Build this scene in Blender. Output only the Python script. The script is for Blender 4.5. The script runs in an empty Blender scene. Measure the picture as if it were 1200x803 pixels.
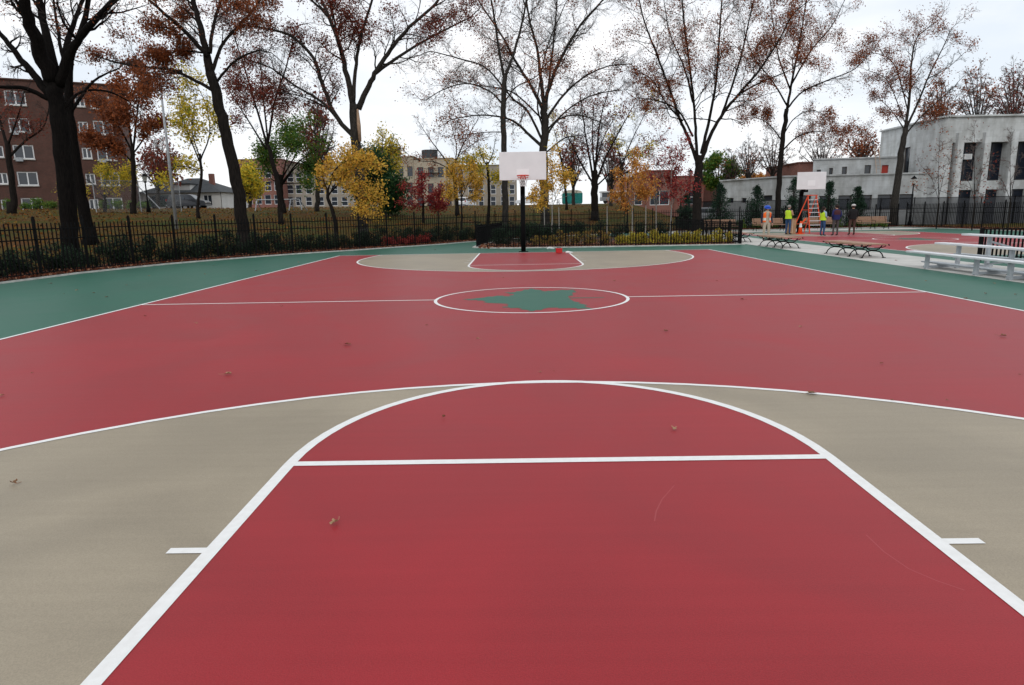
import bpy, bmesh, math, random
from mathutils import Vector, Matrix, noise
from math import sin, cos, pi, radians, sqrt, atan2
C = bpy.context.scene
# ---------------------------------------------------------------- camera
FPX, PIT, ROL, YAW, CH, CX, CY = 768.6439, .1963, -.0178, .0108, 1.6741, -.2556, -12.8378
def ray(px, py):
    u = (px-600)/FPX; v = (py-401.5)/FPX
    c, s = cos(-ROL), sin(-ROL); u, v = u*c-v*s, u*s+v*c
    up = -v; c, s = cos(PIT), sin(PIT)
    y = c+up*s; z = -s+up*c; x = u
    c, s = cos(YAW), sin(YAW)
    return Vector((x*c-y*s, x*s+y*c, z))
def at(px, py, Y):
    d = ray(px, py); t = (Y-CY)/d.y
    return Vector((CX+d.x*t, Y, CH+d.z*t))
def gnd(px, py, z=0.0):
    d = ray(px, py); t = (z-CH)/d.z
    return Vector((CX+d.x*t, CY+d.y*t, z))
Fv = ray(600, 401.5); Rv = ray(600+FPX, 401.5)-Fv; Uv = ray(600, 401.5-FPX)-Fv
cam = bpy.data.cameras.new('camera'); camo = bpy.data.objects.new('camera', cam); C.collection.objects.link(camo)
cam.sensor_width = 36; cam.lens = FPX/1200*36; cam.clip_start = .05; cam.clip_end = 6000
M = Matrix((Rv.normalized(), Uv.normalized(), -Fv.normalized())).transposed().to_4x4()
M.translation = Vector((CX, CY, CH)); camo.matrix_world = M
C.camera = camo
C.render.resolution_x = 1024; C.render.resolution_y = 685
# ---------------------------------------------------------------- sky, sun, exposure
SUN_EL, SUN_AZ = radians(38), radians(200)
w = bpy.data.worlds.new('World'); C.world = w; w.use_nodes = True
nt = w.node_tree; N = nt.nodes; L = nt.links
bg = N['Background']
sky = N.new('ShaderNodeTexSky'); sky.sky_type = 'NISHITA'; sky.sun_disc = False
sky.sun_elevation = SUN_EL; sky.sun_rotation = SUN_AZ
mulb = N.new('ShaderNodeMix'); mulb.data_type = 'RGBA'; mulb.blend_type = 'MIX'
tc = N.new('ShaderNodeTexCoord'); mp = N.new('ShaderNodeMapping'); mp.inputs['Scale'].default_value = (1.1, 1.1, 3.4)
L.new(tc.outputs['Generated'], mp.inputs['Vector'])
nz = N.new('ShaderNodeTexNoise'); nz.inputs['Scale'].default_value = 2.3; nz.inputs['Detail'].default_value = 7; nz.inputs['Roughness'].default_value = .55
L.new(mp.outputs[0], nz.inputs['Vector'])
rp = N.new('ShaderNodeValToRGB'); rp.color_ramp.elements[0].position = .36; rp.color_ramp.elements[1].position = .62
rp.color_ramp.elements[0].color = (8.8, 9.5, 10.3, 1); rp.color_ramp.elements[1].color = (11.6, 11.6, 11.7, 1)
L.new(nz.outputs['Fac'], rp.inputs['Fac'])
mulb.inputs['Factor'].default_value = .93
L.new(sky.outputs[0], mulb.inputs['A']); L.new(rp.outputs[0], mulb.inputs['B'])
L.new(mulb.outputs['Result'], bg.inputs['Color']); bg.inputs['Strength'].default_value = .10
sun = bpy.data.lights.new('sun', 'SUN'); suno = bpy.data.objects.new('sun', sun); C.collection.objects.link(suno)
sun.energy = .6; sun.angle = radians(14); sun.color = (1, .96, .9)
sd = Vector((sin(SUN_AZ)*cos(SUN_EL), cos(SUN_AZ)*cos(SUN_EL), sin(SUN_EL)))
suno.rotation_euler = sd.to_track_quat('Z', 'Y').to_euler()
C.view_settings.view_transform = 'Standard'; C.view_settings.look = 'None'; C.view_settings.gamma = 1
C.view_settings.exposure = 0.0
# ---------------------------------------------------------------- helpers
R = random.Random(7)
def mat(name, col, rough=.8, var=0, scale=4.0, col2=None, bump=0, bscale=60, spec=.3, metal=0, trans=0, detail=4, stretch=None):
    m = bpy.data.materials.new(name); m.use_nodes = True; n = m.node_tree.nodes; l = m.node_tree.links
    b = n['Principled BSDF']; b.inputs['Roughness'].default_value = rough
    b.inputs['Specular IOR Level'].default_value = spec; b.inputs['Metallic'].default_value = metal
    b.inputs['Base Color'].default_value = (*col, 1)
    t = n.new('ShaderNodeTexCoord'); src = t.outputs['Object']
    if stretch:
        q = n.new('ShaderNodeMapping'); q.inputs['Scale'].default_value = stretch; l.new(src, q.inputs[0]); src = q.outputs[0]
    if var or col2:
        z = n.new('ShaderNodeTexNoise'); z.inputs['Scale'].default_value = scale; z.inputs['Detail'].default_value = detail
        l.new(src, z.inputs['Vector'])
        r = n.new('ShaderNodeValToRGB'); r.color_ramp.elements[0].position = .32; r.color_ramp.elements[1].position = .68
        a = col2 if col2 else tuple(c*(1-var) for c in col)
        bb = col if col2 else tuple(min(1, c*(1+var)) for c in col)
        r.color_ramp.elements[0].color = (*a, 1); r.color_ramp.elements[1].color = (*bb, 1)
        l.new(z.outputs['Fac'], r.inputs['Fac']); l.new(r.outputs[0], b.inputs['Base Color'])
    if bump:
        z = n.new('ShaderNodeTexNoise'); z.inputs['Scale'].default_value = bscale; z.inputs['Detail'].default_value = 3
        l.new(src, z.inputs['Vector'])
        u = n.new('ShaderNodeBump'); u.inputs['Strength'].default_value = bump; u.inputs['Distance'].default_value = .02
        l.new(z.outputs['Fac'], u.inputs['Height']); l.new(u.outputs[0], b.inputs['Normal'])
    if trans:
        o = n['Material Output']; tr = n.new('ShaderNodeBsdfTranslucent'); tr.inputs['Color'].default_value = (*[min(1, c*1.3) for c in col], 1)
        mx = n.new('ShaderNodeMixShader'); mx.inputs[0].default_value = trans
        l.new(b.outputs[0], mx.inputs[1]); l.new(tr.outputs[0], mx.inputs[2]); l.new(mx.outputs[0], o.inputs['Surface'])
    return m
def lm(name, col, var=.35): return mat(name, col, .65, var=var, scale=3, trans=.3, spec=.2)
def brick(name, c1, c2, mortar, scale=1.0, bw=.22, bh=.075):
    m = bpy.data.materials.new(name); m.use_nodes = True; n = m.node_tree.nodes; l = m.node_tree.links
    b = n['Principled BSDF']; b.inputs['Roughness'].default_value = .85; b.inputs['Specular IOR Level'].default_value = .2
    t = n.new('ShaderNodeTexCoord'); s = n.new('ShaderNodeSeparateXYZ'); l.new(t.outputs['Object'], s.inputs[0])
    a = n.new('ShaderNodeMath'); a.operation = 'ADD'; l.new(s.outputs[0], a.inputs[0]); l.new(s.outputs[1], a.inputs[1])
    cmb = n.new('ShaderNodeCombineXYZ'); l.new(a.outputs[0], cmb.inputs[0]); l.new(s.outputs[2], cmb.inputs[1])
    k = n.new('ShaderNodeTexBrick'); l.new(cmb.outputs[0], k.inputs['Vector'])
    k.inputs['Color1'].default_value = (*c1, 1); k.inputs['Color2'].default_value = (*c2, 1); k.inputs['Mortar'].default_value = (*mortar, 1)
    k.inputs['Scale'].default_value = scale; k.inputs['Brick Width'].default_value = bw; k.inputs['Row Height'].default_value = bh; k.inputs['Mortar Size'].default_value = .008
    z = n.new('ShaderNodeTexNoise'); z.inputs['Scale'].default_value = .8; z.inputs['Detail'].default_value = 6; l.new(t.outputs['Object'], z.inputs[0])
    mx = n.new('ShaderNodeMix'); mx.data_type = 'RGBA'; mx.blend_type = 'MULTIPLY'; mx.inputs['Factor'].default_value = .6
    l.new(k.outputs[0], mx.inputs['A']); rr = n.new('ShaderNodeValToRGB'); rr.color_ramp.elements[0].position = .3; rr.color_ramp.elements[1].position = .7
    rr.color_ramp.elements[0].color = (.6, .6, .6, 1); rr.color_ramp.elements[1].color = (1, 1, 1, 1)
    l.new(z.outputs['Fac'], rr.inputs[0]); l.new(rr.outputs[0], mx.inputs['B']); l.new(mx.outputs['Result'], b.inputs['Base Color'])
    return m
def tag(o, label=None, cat=None, group=None, kind=None):
    if label: o['label'] = label
    if cat: o['category'] = cat
    if group: o['group'] = group
    if kind: o['kind'] = kind
    return o
def empty(name, loc, rz=0, label=None, cat=None, group=None):
    o = bpy.data.objects.new(name, None); C.collection.objects.link(o); o.location = loc; o.rotation_euler = (0, 0, rz)
    o.empty_display_size = .2
    return tag(o, label, cat, group)
class MB:
    def __init__(s): s.v = []; s.f = []; s.m = []
    def face(s, pts, m=0):
        i = len(s.v); s.v += [tuple(p) for p in pts]; s.f.append(tuple(range(i, i+len(pts)))); s.m.append(m); return s
    def box(s, a, b, m=0, T=None):
        (x0, y0, z0), (x1, y1, z1) = a, b
        c = [(x0, y0, z0), (x1, y0, z0), (x1, y1, z0), (x0, y1, z0), (x0, y0, z1), (x1, y0, z1), (x1, y1, z1), (x0, y1, z1)]
        if T is not None: c = [tuple(T @ Vector(p)) for p in c]
        i = len(s.v); s.v += c
        for f in ((0, 3, 2, 1), (4, 5, 6, 7), (0, 1, 5, 4), (1, 2, 6, 5), (2, 3, 7, 6), (3, 0, 4, 7)):
            s.f.append(tuple(i+k for k in f)); s.m.append(m)
        return s
    def beam(s, p, q, wd, ht, m=0):
        p = Vector(p); q = Vector(q); d = (q-p); ln = d.length; d.normalize()
        up = Vector((0, 0, 1)) if abs(d.z) < .95 else Vector((0, 1, 0))
        x = d.cross(up).normalized(); z = x.cross(d)
        T = Matrix((x, d, z)).transposed().to_4x4(); T.translation = p
        return s.box((-wd/2, 0, -ht/2), (wd/2, ln, ht/2), m, T)
    def tube(s, pts, rad, n=6, m=0, cap=True):
        pts = [Vector(p) for p in pts]
        if not isinstance(rad, (list, tuple)): rad = [rad]*len(pts)
        base = len(s.v); ref = None
        for i, p in enumerate(pts):
            d = (pts[min(i+1, len(pts)-1)]-pts[max(i-1, 0)])
            if d.length < 1e-9: d = Vector((0, 0, 1))
            d.normalize()
            if ref is None: ref = Vector((1, 0, 0)) if abs(d.x) < .8 else Vector((0, 1, 0))
            a = (ref-d*ref.dot(d))
            if a.length < 1e-4: a = d.orthogonal()
            a.normalize(); b = d.cross(a); ref = a
            for k in range(n):
                t = 2*pi*k/n; s.v.append(tuple(p+(a*cos(t)+b*sin(t))*rad[i]))
        for i in range(len(pts)-1):
            for k in range(n):
                a0 = base+i*n+k; a1 = base+i*n+(k+1) % n
                s.f.append((a0, a1, a1+n, a0+n)); s.m.append(m)
        if cap and n > 2:
            s.f.append(tuple(base+k for k in range(n))[::-1]); s.m.append(m)
            s.f.append(tuple(base+(len(pts)-1)*n+k for k in range(n))); s.m.append(m)
        return s
    def prism(s, poly, z0, z1, m=0, T=None):
        T = T or Matrix.Identity(4)
        n = len(poly); i = len(s.v)
        s.v += [tuple(T @ Vector((x, y, z0))) for x, y in poly]+[tuple(T @ Vector((x, y, z1))) for x, y in poly]
        s.f.append(tuple(range(i, i+n))[::-1]); s.m.append(m); s.f.append(tuple(range(i+n, i+2*n))); s.m.append(m)
        for k in range(n):
            a = i+k; b = i+(k+1) % n; s.f.append((a, b, b+n, a+n)); s.m.append(m)
        return s
    def build(s, name, mats, parent=None, smooth=False, loc=None):
        me = bpy.data.meshes.new(name); me.from_pydata(s.v, [], s.f)
        if not isinstance(mats, (list, tuple)): mats = [mats]
        for q in mats: me.materials.append(q)
        if len(mats) > 1: me.polygons.foreach_set('material_index', s.m)
        if smooth: me.polygons.foreach_set('use_smooth', [True]*len(s.f))
        me.update()
        o = bpy.data.objects.new(name, me); C.collection.objects.link(o)
        if parent: o.parent = parent
        if loc is not None: o.location = loc
        return o
def kids(o): return [c for c in bpy.data.objects if c.parent == o]
def copy_tree(o, parent=None):
    c = o.copy(); C.collection.objects.link(c); c.parent = parent
    for ch in kids(o): copy_tree(ch, c)
    return c
def bevel(o, wd=.01, seg=2):
    b = o.modifiers.new('bevel', 'BEVEL'); b.width = wd; b.segments = seg; b.limit_method = 'ANGLE'; return o
def sstep(a, b, x):
    t = max(0, min(1, (x-a)/(b-a))); return t*t*(3-2*t)
# fence plan line (kerb of the planted bed) from near left round to far right
KERB = [(-14.9, -30), (-14.5, 1), (-14.32, 4.83), (-14.1, 7.8), (-13.64, 9.6), (-13.1, 11.4), (-12.3, 12.9), (-11.5, 14.3), (-10.58, 15.7), (-9.58, 17), (-8.5, 18.2), (-7.5, 19.4), (-6.4, 20.9), (-5.4, 22.0), (-4.3, 23.4), (-3.4, 25.0), (-2.4, 26.6), (-1.2, 28.1), (0.1, 29.5), (1.5, 31), (3.1, 32.5), (5.5, 34.6), (8.2, 36.6), (11.5, 37.7), (15, 38.0), (29.3, 38.6), (29.9, 33), (30.3, 22), (30.8, -10)]
def seg_side(x, y):
    # signed distance beyond the kerb (positive = behind it)
    best = 1e9; sg = 1
    for (ax, ay), (bx, by) in zip(KERB, KERB[1:]):
        dx, dy = bx-ax, by-ay; l2 = dx*dx+dy*dy; t = max(0, min(1, ((x-ax)*dx+(y-ay)*dy)/l2))
        qx, qy = ax+dx*t, ay+dy*t; d = math.hypot(x-qx, y-qy)
        if d < best-1e-6: best = d; sg = 1 if dx*(y-ay)-dy*(x-ax) > 0 else -1
    return best*sg
def hz(x, y):
    d = seg_side(x, y)
    if d <= 0: return 0.0
    hill = 2.7*sstep(2, 52, d)*.5+2.7*.5*sstep(1.5, 26, d)
    f = 1-sstep(9, 20, x-max(0, (y-60))*.22)
    return hill*f+.02
# ---------------------------------------------------------------- materials
def court_mat(name, col, var, rough=.47):
    m = bpy.data.materials.new(name); m.use_nodes = True; n = m.node_tree.nodes; l = m.node_tree.links
    b = n['Principled BSDF']; b.inputs['Specular IOR Level'].default_value = .20
    t = n.new('ShaderNodeTexCoord')
    z1 = n.new('ShaderNodeTexNoise'); z1.inputs['Scale'].default_value = .55; z1.inputs['Detail'].default_value = 7; z1.inputs['Distortion'].default_value = 1.2
    z2 = n.new('ShaderNodeTexNoise'); z2.inputs['Scale'].default_value = 170; z2.inputs['Detail'].default_value = 2
    mp = n.new('ShaderNodeMapping'); mp.inputs['Scale'].default_value = (.25, 9, 1)
    z3 = n.new('ShaderNodeTexNoise'); z3.inputs['Scale'].default_value = 1.5; z3.inputs['Detail'].default_value = 4
    l.new(t.outputs['Object'], z1.inputs[0]); l.new(t.outputs['Object'], z2.inputs[0]); l.new(t.outputs['Object'], mp.inputs[0]); l.new(mp.outputs[0], z3.inputs[0])
    def amp(src, a):
        q = n.new('ShaderNodeMapRange'); q.inputs['From Min'].default_value = .3; q.inputs['From Max'].default_value = .7
        q.inputs['To Min'].default_value = 1-a; q.inputs['To Max'].default_value = 1+a; l.new(src, q.inputs[0]); return q.outputs[0]
    a = amp(z1.outputs['Fac'], var); bb = amp(z2.outputs['Fac'], .12); c = amp(z3.outputs['Fac'], .035)
    p = n.new('ShaderNodeMath'); p.operation = 'MULTIPLY'; l.new(a, p.inputs[0]); l.new(bb, p.inputs[1])
    p2 = n.new('ShaderNodeMath'); p2.operation = 'MULTIPLY'; l.new(p.outputs[0], p2.inputs[0]); l.new(c, p2.inputs[1])
    v = n.new('ShaderNodeVectorMath'); v.operation = 'SCALE'; v.inputs[0].default_value = col; l.new(p2.outputs[0], v.inputs['Scale'])
    l.new(v.outputs[0], b.inputs['Base Color'])
    rr = n.new('ShaderNodeMapRange'); rr.inputs['To Min'].default_value = rough-.06; rr.inputs['To Max'].default_value = rough+.08; l.new(z1.outputs['Fac'], rr.inputs[0]); l.new(rr.outputs[0], b.inputs['Roughness'])
    u = n.new('ShaderNodeBump'); u.inputs['Strength'].default_value = .25; u.inputs['Distance'].default_value = .002
    l.new(z2.outputs['Fac'], u.inputs['Height']); l.new(u.outputs[0], b.inputs['Normal'])
    return m
M_red = court_mat('red court paint', (.290, .0205, .0265), .09)
M_green = court_mat('green court paint', (.019, .112, .074), .08)
M_tan = court_mat('tan court paint', (.30, .255, .188), .14)
M_white = mat('white line paint', (.80, .80, .79), .6, col2=(.74, .735, .72), scale=22, detail=8, bump=.15, bscale=200)
M_conc = mat('concrete', (.50, .49, .46), .85, var=.12, scale=2, bump=.2, bscale=40)
M_kerb = mat('kerb concrete', (.50, .49, .46), .85, var=.2, scale=5)
M_soil = mat('soil', (.055, .026, .014), .95, col2=(.018, .012, .008), scale=6, bump=.5, bscale=20)
M_lawn = mat('lawn', (.034, .050, .009), .95, col2=(.095, .040, .010), scale=.45, detail=9, bump=.6, bscale=12, spec=.06)
M_road = mat('asphalt', (.07, .07, .075), .9, var=.2, scale=1)
M_black = mat('black painted steel', (.0045, .0045, .005), .7, spec=.1, var=.2)
M_galv = mat('galvanised steel', (.36, .38, .40), .5, metal=.3, var=.15, scale=8)
M_alu = mat('aluminium plank', (.72, .74, .76), .45, metal=.15, var=.05, scale=5, spec=.5)
M_alud = mat('dull aluminium', (.42, .45, .48), .5, metal=.25, var=.12, scale=6)
M_wood = mat('varnished wood slat', (.40, .245, .165), .55, col2=(.28, .16, .105), scale=3, stretch=(12, 1, 12))
M_board = mat('white backboard', (.77, .77, .78), .45, var=.03, scale=3)
M_board2 = mat('white backboard target', (.86, .86, .87), .45)
M_rim = mat('orange rim', (.62, .045, .02), .45)
M_net = mat('white net cord', (.78, .78, .78), .9)
M_bark = mat('dark bark', (.026, .021, .018), .95, col2=(.009, .008, .0075), scale=5, stretch=(6, 6, .8), bump=1, bscale=9, spec=.08)
M_barkb = mat('vignetted black bark', (.012, .010, .009), .95, col2=(.0045, .004, .004), scale=5, stretch=(6, 6, .8), bump=1, bscale=9, spec=.05)  # near-black bark; lens falloff at the frame edge is partly in the colour
M_barkg = mat('grey bark', (.058, .052, .046), .95, col2=(.022, .020, .018), scale=5, stretch=(6, 6, .8), bump=1, bscale=9, spec=.08)
M_barkp = mat('pale bark', (.23, .22, .20), .9, var=.35, scale=9, stretch=(2, 2, 5))
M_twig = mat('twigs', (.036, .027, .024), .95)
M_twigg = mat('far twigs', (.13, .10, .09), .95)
M_scar = mat('bare pale wood scar', (.36, .24, .16), .9, var=.2)
M_glass = mat('dark window glass', (.03, .038, .05), .12, spec=.6)
M_wframe = mat('white window frame', (.72, .73, .74), .6)
LV = dict(
    rust=[lm('rust leaves', (.32, .090, .028)), lm('brown leaves', (.22, .072, .030)), lm('dark rust leaves', (.14, .046, .024))],
    maroon=[lm('maroon leaves', (.22, .042, .026)), lm('dull maroon leaves', (.16, .044, .030)), lm('umber leaves', (.17, .07, .036))],
    yellow=[lm('yellow leaves', (.72, .46, .07), .2), lm('gold leaves', (.62, .35, .06), .2), lm('olive yellow leaves', (.25, .20, .03))],
    lemon=[lm('lemon leaves', (.66, .50, .04), .2), lm('deep lemon leaves', (.52, .40, .04), .2), lm('green yellow leaves', (.20, .24, .03))],
    orange=[lm('orange leaves', (.52, .22, .04)), lm('apricot leaves', (.58, .32, .08)), lm('burnt leaves', (.35, .12, .03))],
    red=[lm('red leaves', (.27, .032, .028)), lm('crimson leaves', (.22, .022, .03)), lm('pink red leaves', (.38, .08, .05))],
    green=[lm('green leaves', (.085, .17, .025)), lm('dark green leaves', (.045, .11, .02)), lm('yellow green leaves', (.17, .19, .025))],
    deep=[lm('deep green leaves', (.022, .07, .022)), lm('deeper green leaves', (.014, .045, .016)), lm('fresh green leaves', (.045, .10, .025))],
    shrub=[lm('shrub leaves', (.014, .030, .016)), lm('shrub dark leaves', (.008, .016, .010)), lm('shrub light leaves', (.024, .048, .022))],
    holly=[lm('holly leaves', (.018, .046, .026)), lm('holly dark leaves', (.010, .028, .018)), lm('holly light leaves', (.035, .075, .04))],
    litter=[lm('litter rust', (.20, .05, .022)), lm('litter brown', (.12, .042, .022)), lm('litter tan', (.40, .20, .12))],
    amber=[lm('amber leaves', (.30, .20, .04)), lm('rusty plant leaves', (.20, .08, .03)), lm('olive leaves', (.10, .10, .025))],
    gold=[lm('bright yellow plant leaves', (.50, .42, .04)), lm('gold plant leaves', (.42, .28, .04)), lm('olive plant leaves', (.18, .18, .03))],
    lawnlit=[lm('lawn litter amber', (.24, .085, .018)), lm('lawn litter brown', (.07, .028, .010)), lm('lawn litter gold', (.20, .11, .018))])
def leaf(mb, p, s, rng, m):
    a = Vector((rng.gauss(0, 1), rng.gauss(0, 1), rng.gauss(0, 1))).normalized()
    b = a.orthogonal().normalized(); b = Matrix.Rotation(rng.uniform(0, 6.28), 3, a) @ b
    c = a.cross(b); s2 = s*rng.uniform(.45, .8)
    mb.face((p-b*s*.5, p+c*s2*.45, p+b*s*.5, p-c*s2*.45), m)
# ================================================================= SETTING
def grid_ground():
    mb = MB()
    xs = [-3000, -1200, -500, -260, -160, -110]+[-80+k*4 for k in range(16)]+[-16+k*1.5 for k in range(34)]+[36+k*4 for k in range(12)]+[90, 120, 180, 300, 600, 1500, 3000]
    ys = [-300, -120, -60, -30, -15]+[-10+k*1.5 for k in range(60)]+[82+k*5 for k in range(14)]+[160, 200, 300, 600, 1500, 4000]
    nx = len(xs)
    for y in ys:
        for x in xs: mb.v.append((x, y, hz(x, y)-.03))
    for j in range(len(ys)-1):
        for i in range(nx-1):
            a = j*nx+i; mb.f.append((a, a+1, a+nx+1, a+nx)); mb.m.append(0)
    return mb.build('ground', M_lawn, smooth=True)
tag(grid_ground(), kind='structure')
def sheet(name, poly, z, m):
    bm = bmesh.new(); vs = [bm.verts.new((x, y, z)) for x, y in poly]; bm.faces.new(vs); bmesh.ops.triangulate(bm, faces=bm.faces[:])
    for f in bm.faces:
        if f.normal.z < 0: f.normal_flip()
    me = bpy.data.meshes.new(name); bm.to_mesh(me); bm.free(); me.materials.append(m)
    o = bpy.data.objects.new(name, me); C.collection.objects.link(o); return tag(o, kind='structure')
pad = KERB+[(30.8, -30)]
sheet('court_surround', pad, 0, M_green)
W = 7.72; BL = 14.82; HL = 1.84; FT = 8.50
sheet('court', [(-W, -BL), (W, -BL), (W, BL), (-W, BL)], .002, M_red)
def arc3(cy, r, b2, s, yend, n=40, x0=0):
    # three point curve, s=+1 far half (opens to +y)
    out = []
    for k in range(n+1):
        t = pi*k/n; x = -r*cos(t); y = cy-s*r*sin(t); out.append((x0+x, y))
    ext = []
    for k in range(1, 9):
        y = cy+s*(abs(yend-cy))*k/8; x = r*sqrt(max(0, 1-((y-cy)/b2)**2)); ext.append((x, y))
    return [(x0-x, y) for x, y in ext[::-1]]+out+[(x0+x, y) for x, y in ext]
near3 = arc3(-12.26, 5.76, 9, -1, -BL)
far3 = arc3(12.2, 6.18, 9, 1, BL)
sheet('court_zone', near3, .0035, M_tan); sheet('court_zone', far3, .0035, M_tan)
def keyarc(ft, a, b, s, n=32, x0=0): return [(x0-a*cos(pi*k/n), ft-s*b*sin(pi*k/n)) for k in range(n+1)]
KN = [(-HL, -BL)]+keyarc(-8.6, HL, 2.13, -1)+[(HL, -BL)]
KF = [(-HL, BL)]+keyarc(8.42, HL, 2.13, 1)+[(HL, BL)]
sheet('court_key', KN, .005, M_red); sheet('court_key', KF, .005, M_red)
LW = .062
def linestrip(mb, pts, wd, z, closed=False):
    n = len(pts)
    for i in range(n if closed else n-1):
        p = Vector(pts[i]); q = Vector(pts[(i+1) % n]); pv = pts[(i-1) % n] if (closed or i > 0) else None; nx = pts[(i+2) % n] if (closed or i < n-2) else None
        def nrm(a, b): d = (Vector(b)-Vector(a)).normalized(); return Vector((-d.y, d.x))
        n0 = nrm(p, q); na = n0 if pv is None else (nrm(pv, p)+n0).normalized(); nb = n0 if nx is None else (n0+nrm(q, nx)).normalized()
        ka = wd/2/max(.3, na.dot(n0)); kb = wd/2/max(.3, nb.dot(n0))
        mb.face([(*(p-na*ka), z), (*(q-nb*kb), z), (*(q+nb*kb), z), (*(p+na*ka), z)])
def circ(x, y, r, n=72): return [(x+r*cos(2*pi*k/n), y+r*sin(2*pi*k/n)) for k in range(n)]
def lines():
    mb = MB(); z = .0065
    linestrip(mb, [(-W, -BL), (W, -BL), (W, BL), (-W, BL)], LW, z, True)
    linestrip(mb, near3, LW, z+.0006); linestrip(mb, far3, LW, z)
    linestrip(mb, KN, .078, z+.0012); linestrip(mb, KF, LW, z+.0012)
    for y, lw, a in ((-8.6, .078, .04), (8.42, LW, .03)): linestrip(mb, [(-HL+a, y), (HL-a, y)], lw, z+.0018)
    linestrip(mb, circ(0, -.04, 1.87), LW, z, True)
    linestrip(mb, [(-W, -.04), (-1.9, -.04)], LW, z+.0006); linestrip(mb, [(1.9, -.04), (W, -.04)], LW, z+.0006)
    for s, ft in ((-1, -8.6), (1, 8.42)):
        for k in range(4):
            y = ft+s*(1.17+k*(1.35 if s < 0 else .95))
            for e in (-1, 1): linestrip(mb, [(e*(HL+.035), y), (e*(HL+.225), y)], .055, z+.0006)
    return mb
tag(lines().build('court_markings', M_white), kind='structure')
LEAFP0 = [(-1.36, -0.04), (-1.09, 0.15), (-0.94, 0.24), (-0.69, 0.5), (-0.42, 0.35), (-0.35, 0.71), (-0.56, 0.99), (-0.31, 1.08), (-0.15, 1.33), (0.01, 1.66), (0.17, 1.42), (0.32, 1.1), (0.56, 1.23), (0.93, 1.35), (0.96, 1.07), (0.86, 0.54), (0.73, 0.0), (1.43, -0.03), (1.42, -0.1), (0.73, -0.12), (0.8, -0.58), (0.94, -0.97), (0.96, -1.38), (1.04, -1.67), (0.92, -1.51), (0.6, -1.43), (0.28, -1.34), (0.18, -1.47), (-0.01, -1.75), (-0.15, -1.54), (-0.28, -1.3), (-0.54, -1.23), (-0.44, -0.98), (-0.48, -0.73), (-0.66, -0.66), (-0.83, -0.59), (-0.96, -0.23), (-1.14, -0.13)]
LEAFP = []
_n = len(LEAFP0)
for _k in range(_n):
    _a = Vector(LEAFP0[_k]); _b = Vector(LEAFP0[(_k+1) % _n]); LEAFP.append(tuple(_a))
    if (_b-_a).length > .2 and not (.7 < _a.x and abs(_a.y+.05) < .12):
        _d = (_b-_a); _o = Vector((-_d.y, _d.x)).normalized()
        LEAFP += [tuple(_a+_d*.42+_o*.05), tuple(_a+_d*.55-_o*.035)]
sheet('court_leaf_emblem', LEAFP, .0042, M_green)
mb = MB()
M_scuff = mat('rubbed paint', (.36, .07, .075), .7)
for pts in ([(767, 612), (769, 600), (776, 586), (790, 570)], [(1015, 628), (1036, 648), (1065, 668), (1098, 682), (1130, 693)]):
    linestrip(mb, [tuple(gnd(*p).to_2d()) for p in pts], .006, .0056)
tag(mb.build('court_scuff', M_scuff), kind='structure')
# concrete path between the courts and the second court
sheet('path', [(10.5, -30), (12.95, -30), (12.95, 20.5), (13.3, 33.5), (28.9, 34.2), (28.9, 37.6), (11, 37.3), (10.6, 36.4), (10.5, 18.2)], .004, M_conc)
X2, Y2, H2 = 19.6, 20.5, 11.3
sheet('court', [(14.1, Y2-H2), (25.1, Y2-H2), (25.1, Y2+H2), (14.1, Y2+H2)], .002, M_red)
n3 = arc3(Y2-H2+2.2, 4.9, 7, -1, Y2-H2, x0=X2); f3 = arc3(Y2+H2-2.2, 4.9, 7, 1, Y2+H2, x0=X2)
sheet('court_zone', n3, .0035, M_tan); sheet('court_zone', f3, .0035, M_tan)
k2 = [(X2-HL, Y2+H2)]+keyarc(Y2+H2-5.8, HL, 1.83, 1, x0=X2)+[(X2+HL, Y2+H2)]
k1 = [(X2-HL, Y2-H2)]+keyarc(Y2-H2+5.8, HL, 1.83, -1, x0=X2)+[(X2+HL, Y2-H2)]
sheet('court_key', k2, .005, M_red); sheet('court_key', k1, .005, M_red)
sheet('court_leaf_emblem', [(X2+x*.8, Y2+y*.8) for x, y in LEAFP], .0042, M_green)
mb = MB()
linestrip(mb, [(14.1, Y2-H2), (25.1, Y2-H2), (25.1, Y2+H2), (14.1, Y2+H2)], .06, .007, True)
for p in (n3, f3): linestrip(mb, p, .07, .0076)
for p in (k1, k2): linestrip(mb, p, .07, .0082)
for y in (Y2+H2-5.8, Y2-H2+5.8): linestrip(mb, [(X2-HL+.04, y), (X2+HL-.04, y)], .06, .0088)
linestrip(mb, circ(X2, Y2, 1.83), .07, .007, True); linestrip(mb, [(14.13, Y2), (X2-1.87, Y2)], .06, .0076); linestrip(mb, [(X2+1.87, Y2), (25.07, Y2)], .06, .0076)
tag(mb.build('court_markings', M_white), kind='structure')
# street behind the park
sheet('road', [(-300, 96), (300, 96), (300, 122), (-300, 122)], 2.705, M_road)
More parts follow.
